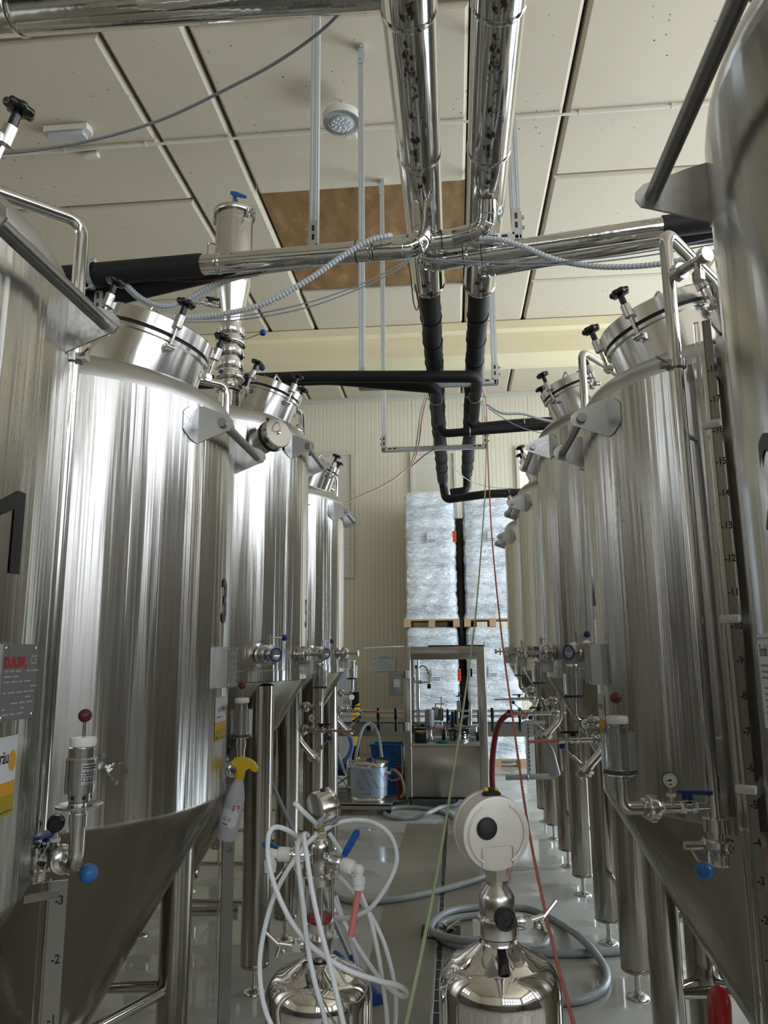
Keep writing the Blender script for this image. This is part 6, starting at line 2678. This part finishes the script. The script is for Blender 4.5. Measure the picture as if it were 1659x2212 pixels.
def side_valve(d, hdir, tail):
    d = V(d).normalized()
    p = V((x, y, 1.366))
    mb = MB()
    mb.cyl(p + d * .014, p + d * .024, .0075, n=14)
    mb.lathe([(.0085, .022), (.011, .024), (.0125, .028), (.0125, .045), (.010, .048), (.0105, .052)], p, d, 24)
    mb.cyl(p + d * .034, p + d * .034 + V((0, 0, -.016)), .005, n=10)
    mb.hexa(p + d * .034 + V((0, 0, -.014)), p + d * .034 + V((0, 0, -.020)), .007)
    v = obj('ball_valve', mb, M_['fit'], t)
    ROOT[v.name] = ROOT[t.name]
    mb = MB()
    h0 = p + d * .036 + V((0, 0, -.010))
    hd_ = V(hdir).normalized()
    sdv = V((0, -1, 0))
    pl = [(.014, -.004), (.03, -.0055), (.062, -.0055), (.068, -.002), (.068, .003), (.062, .0065), (.03, .006), (.014, .004)]
    up_ = hd_.cross(sdv).normalized()
    mb.prism(pl, h0 + V((0, .012, 0)), hd_, up_, V((0, -.0055, 0)))
    mb.cyl(h0, h0 + hd_ * .02, .0035, n=8)
    obj('lever_sleeve', mb, M_['lever'], v)
    mb = MB()
    mb.lathe([(.0105, .05), (.0115, .052), (.0115, .068), (.010, .070), (.0075, .071), (.0075, .078)], p, d, 24)
    e = p + d * .082
    mb.sphere(e, .009, 14)
    mb.lathe([(.0075, 0), (.0075, .01), (.0105, .011), (.0105, .020), (.0095, .021), (.0095, .028)], e, (0, 0, -1), 24)
    obj('push_elbow', mb, M_['white'], v)
    if tail:
        mb = MB()
        q = e + V((0, 0, -.026))
        mb.cyl(q, q + V((-.012, -.01, -.068)), .0052, n=14)
        tl = obj('tube_tail', mb, M_['pink'], v)
    return v
side_valve((.86, -.50, -.12), (.50, .0, .86), True)
side_valve((-.86, -.10, .05), (-.93, 0, .36), False)

# milky tubing thrown over the sight-glass housing
def zz(x_, y_, Y):
    return at(400 + x_ / 3.318, 1700 + y_ / 3.318, Y=Y)
mb = MB()
strands = [
    [(783, 112, 1.22), (850, 180, 1.23), (920, 245, 1.27), (975, 300, 1.34), (1010, 300, 1.36), (1060, 270, 1.37), (1150, 245, 1.38), (1260, 238, 1.38), (1370, 265, 1.37), (1465, 340, 1.36), (1512, 450, 1.35), (1510, 560, 1.34), (1450, 700, 1.33), (1340, 855, 1.33), (1220, 925, 1.34), (1120, 940, 1.36), (1020, 915, 1.38), (900, 800, 1.40), (820, 640, 1.39), (760, 500, 1.38)],
    [(815, 372, 1.30), (760, 325, 1.27), (690, 292, 1.25), (635, 292, 1.24), (600, 340, 1.23), (592, 470, 1.23), (620, 640, 1.22), (700, 850, 1.21), (800, 1020, 1.21), (940, 1170, 1.20), (1150, 1305, 1.20), (1390, 1390, 1.21), (1520, 1420, 1.22), (1585, 1465, 1.24), (1575, 1500, 1.26), (1500, 1470, 1.28), (1380, 1355, 1.32), (1240, 1150, 1.36), (1150, 990, 1.38), (1085, 850, 1.39), (1040, 760, 1.40)],
    [(955, 330, 1.30), (880, 400, 1.27), (800, 500, 1.25), (720, 620, 1.24), (640, 780, 1.24), (580, 970, 1.23), (540, 1180, 1.23), (535, 1350, 1.23), (555, 1520, 1.23), (610, 1690, 1.23), (720, 1850, 1.22), (900, 1900, 1.20), (1010, 1800, 1.19), (1000, 1650, 1.19), (930, 1400, 1.19), (880, 1150, 1.20), (840, 800, 1.21), (812, 570, 1.22), (805, 430, 1.23), (825, 370, 1.25), (850, 365, 1.28), (870, 400, 1.31)],
    [(880, 345, 1.27), (860, 335, 1.24), (850, 360, 1.22), (868, 470, 1.20), (905, 720, 1.19), (960, 980, 1.18), (1045, 1310, 1.18), (1130, 1680, 1.17), (1180, 1850, 1.18), (1300, 1930, 1.22), (1440, 1850, 1.30), (1445, 1650, 1.33), (1420, 1440, 1.35), (1380, 1180, 1.36), (1320, 920, 1.37), (1240, 720, 1.38), (1150, 520, 1.38), (1060, 375, 1.37), (1030, 330, 1.37)],
    [(1045, 590, 1.36), (1110, 650, 1.38), (1200, 745, 1.39), (1310, 890, 1.39), (1410, 1080, 1.38), (1475, 1290, 1.37), (1508, 1490, 1.36), (1505, 1700, 1.36), (1480, 1900, 1.36)],
    [(1080, 780, 1.40), (1110, 880, 1.40), (1170, 1050, 1.40), (1210, 1180, 1.40), (1235, 1280, 1.40), (1250, 1400, 1.42)],
]
for s in strands:
    mb.tube(spline([zz(*p) for p in s], 8), .0039, 12)
tag(obj('white_tubing', mb, M_['tubing']), 'milky white tubing thrown in loops over the sight glass housing', 'tube')
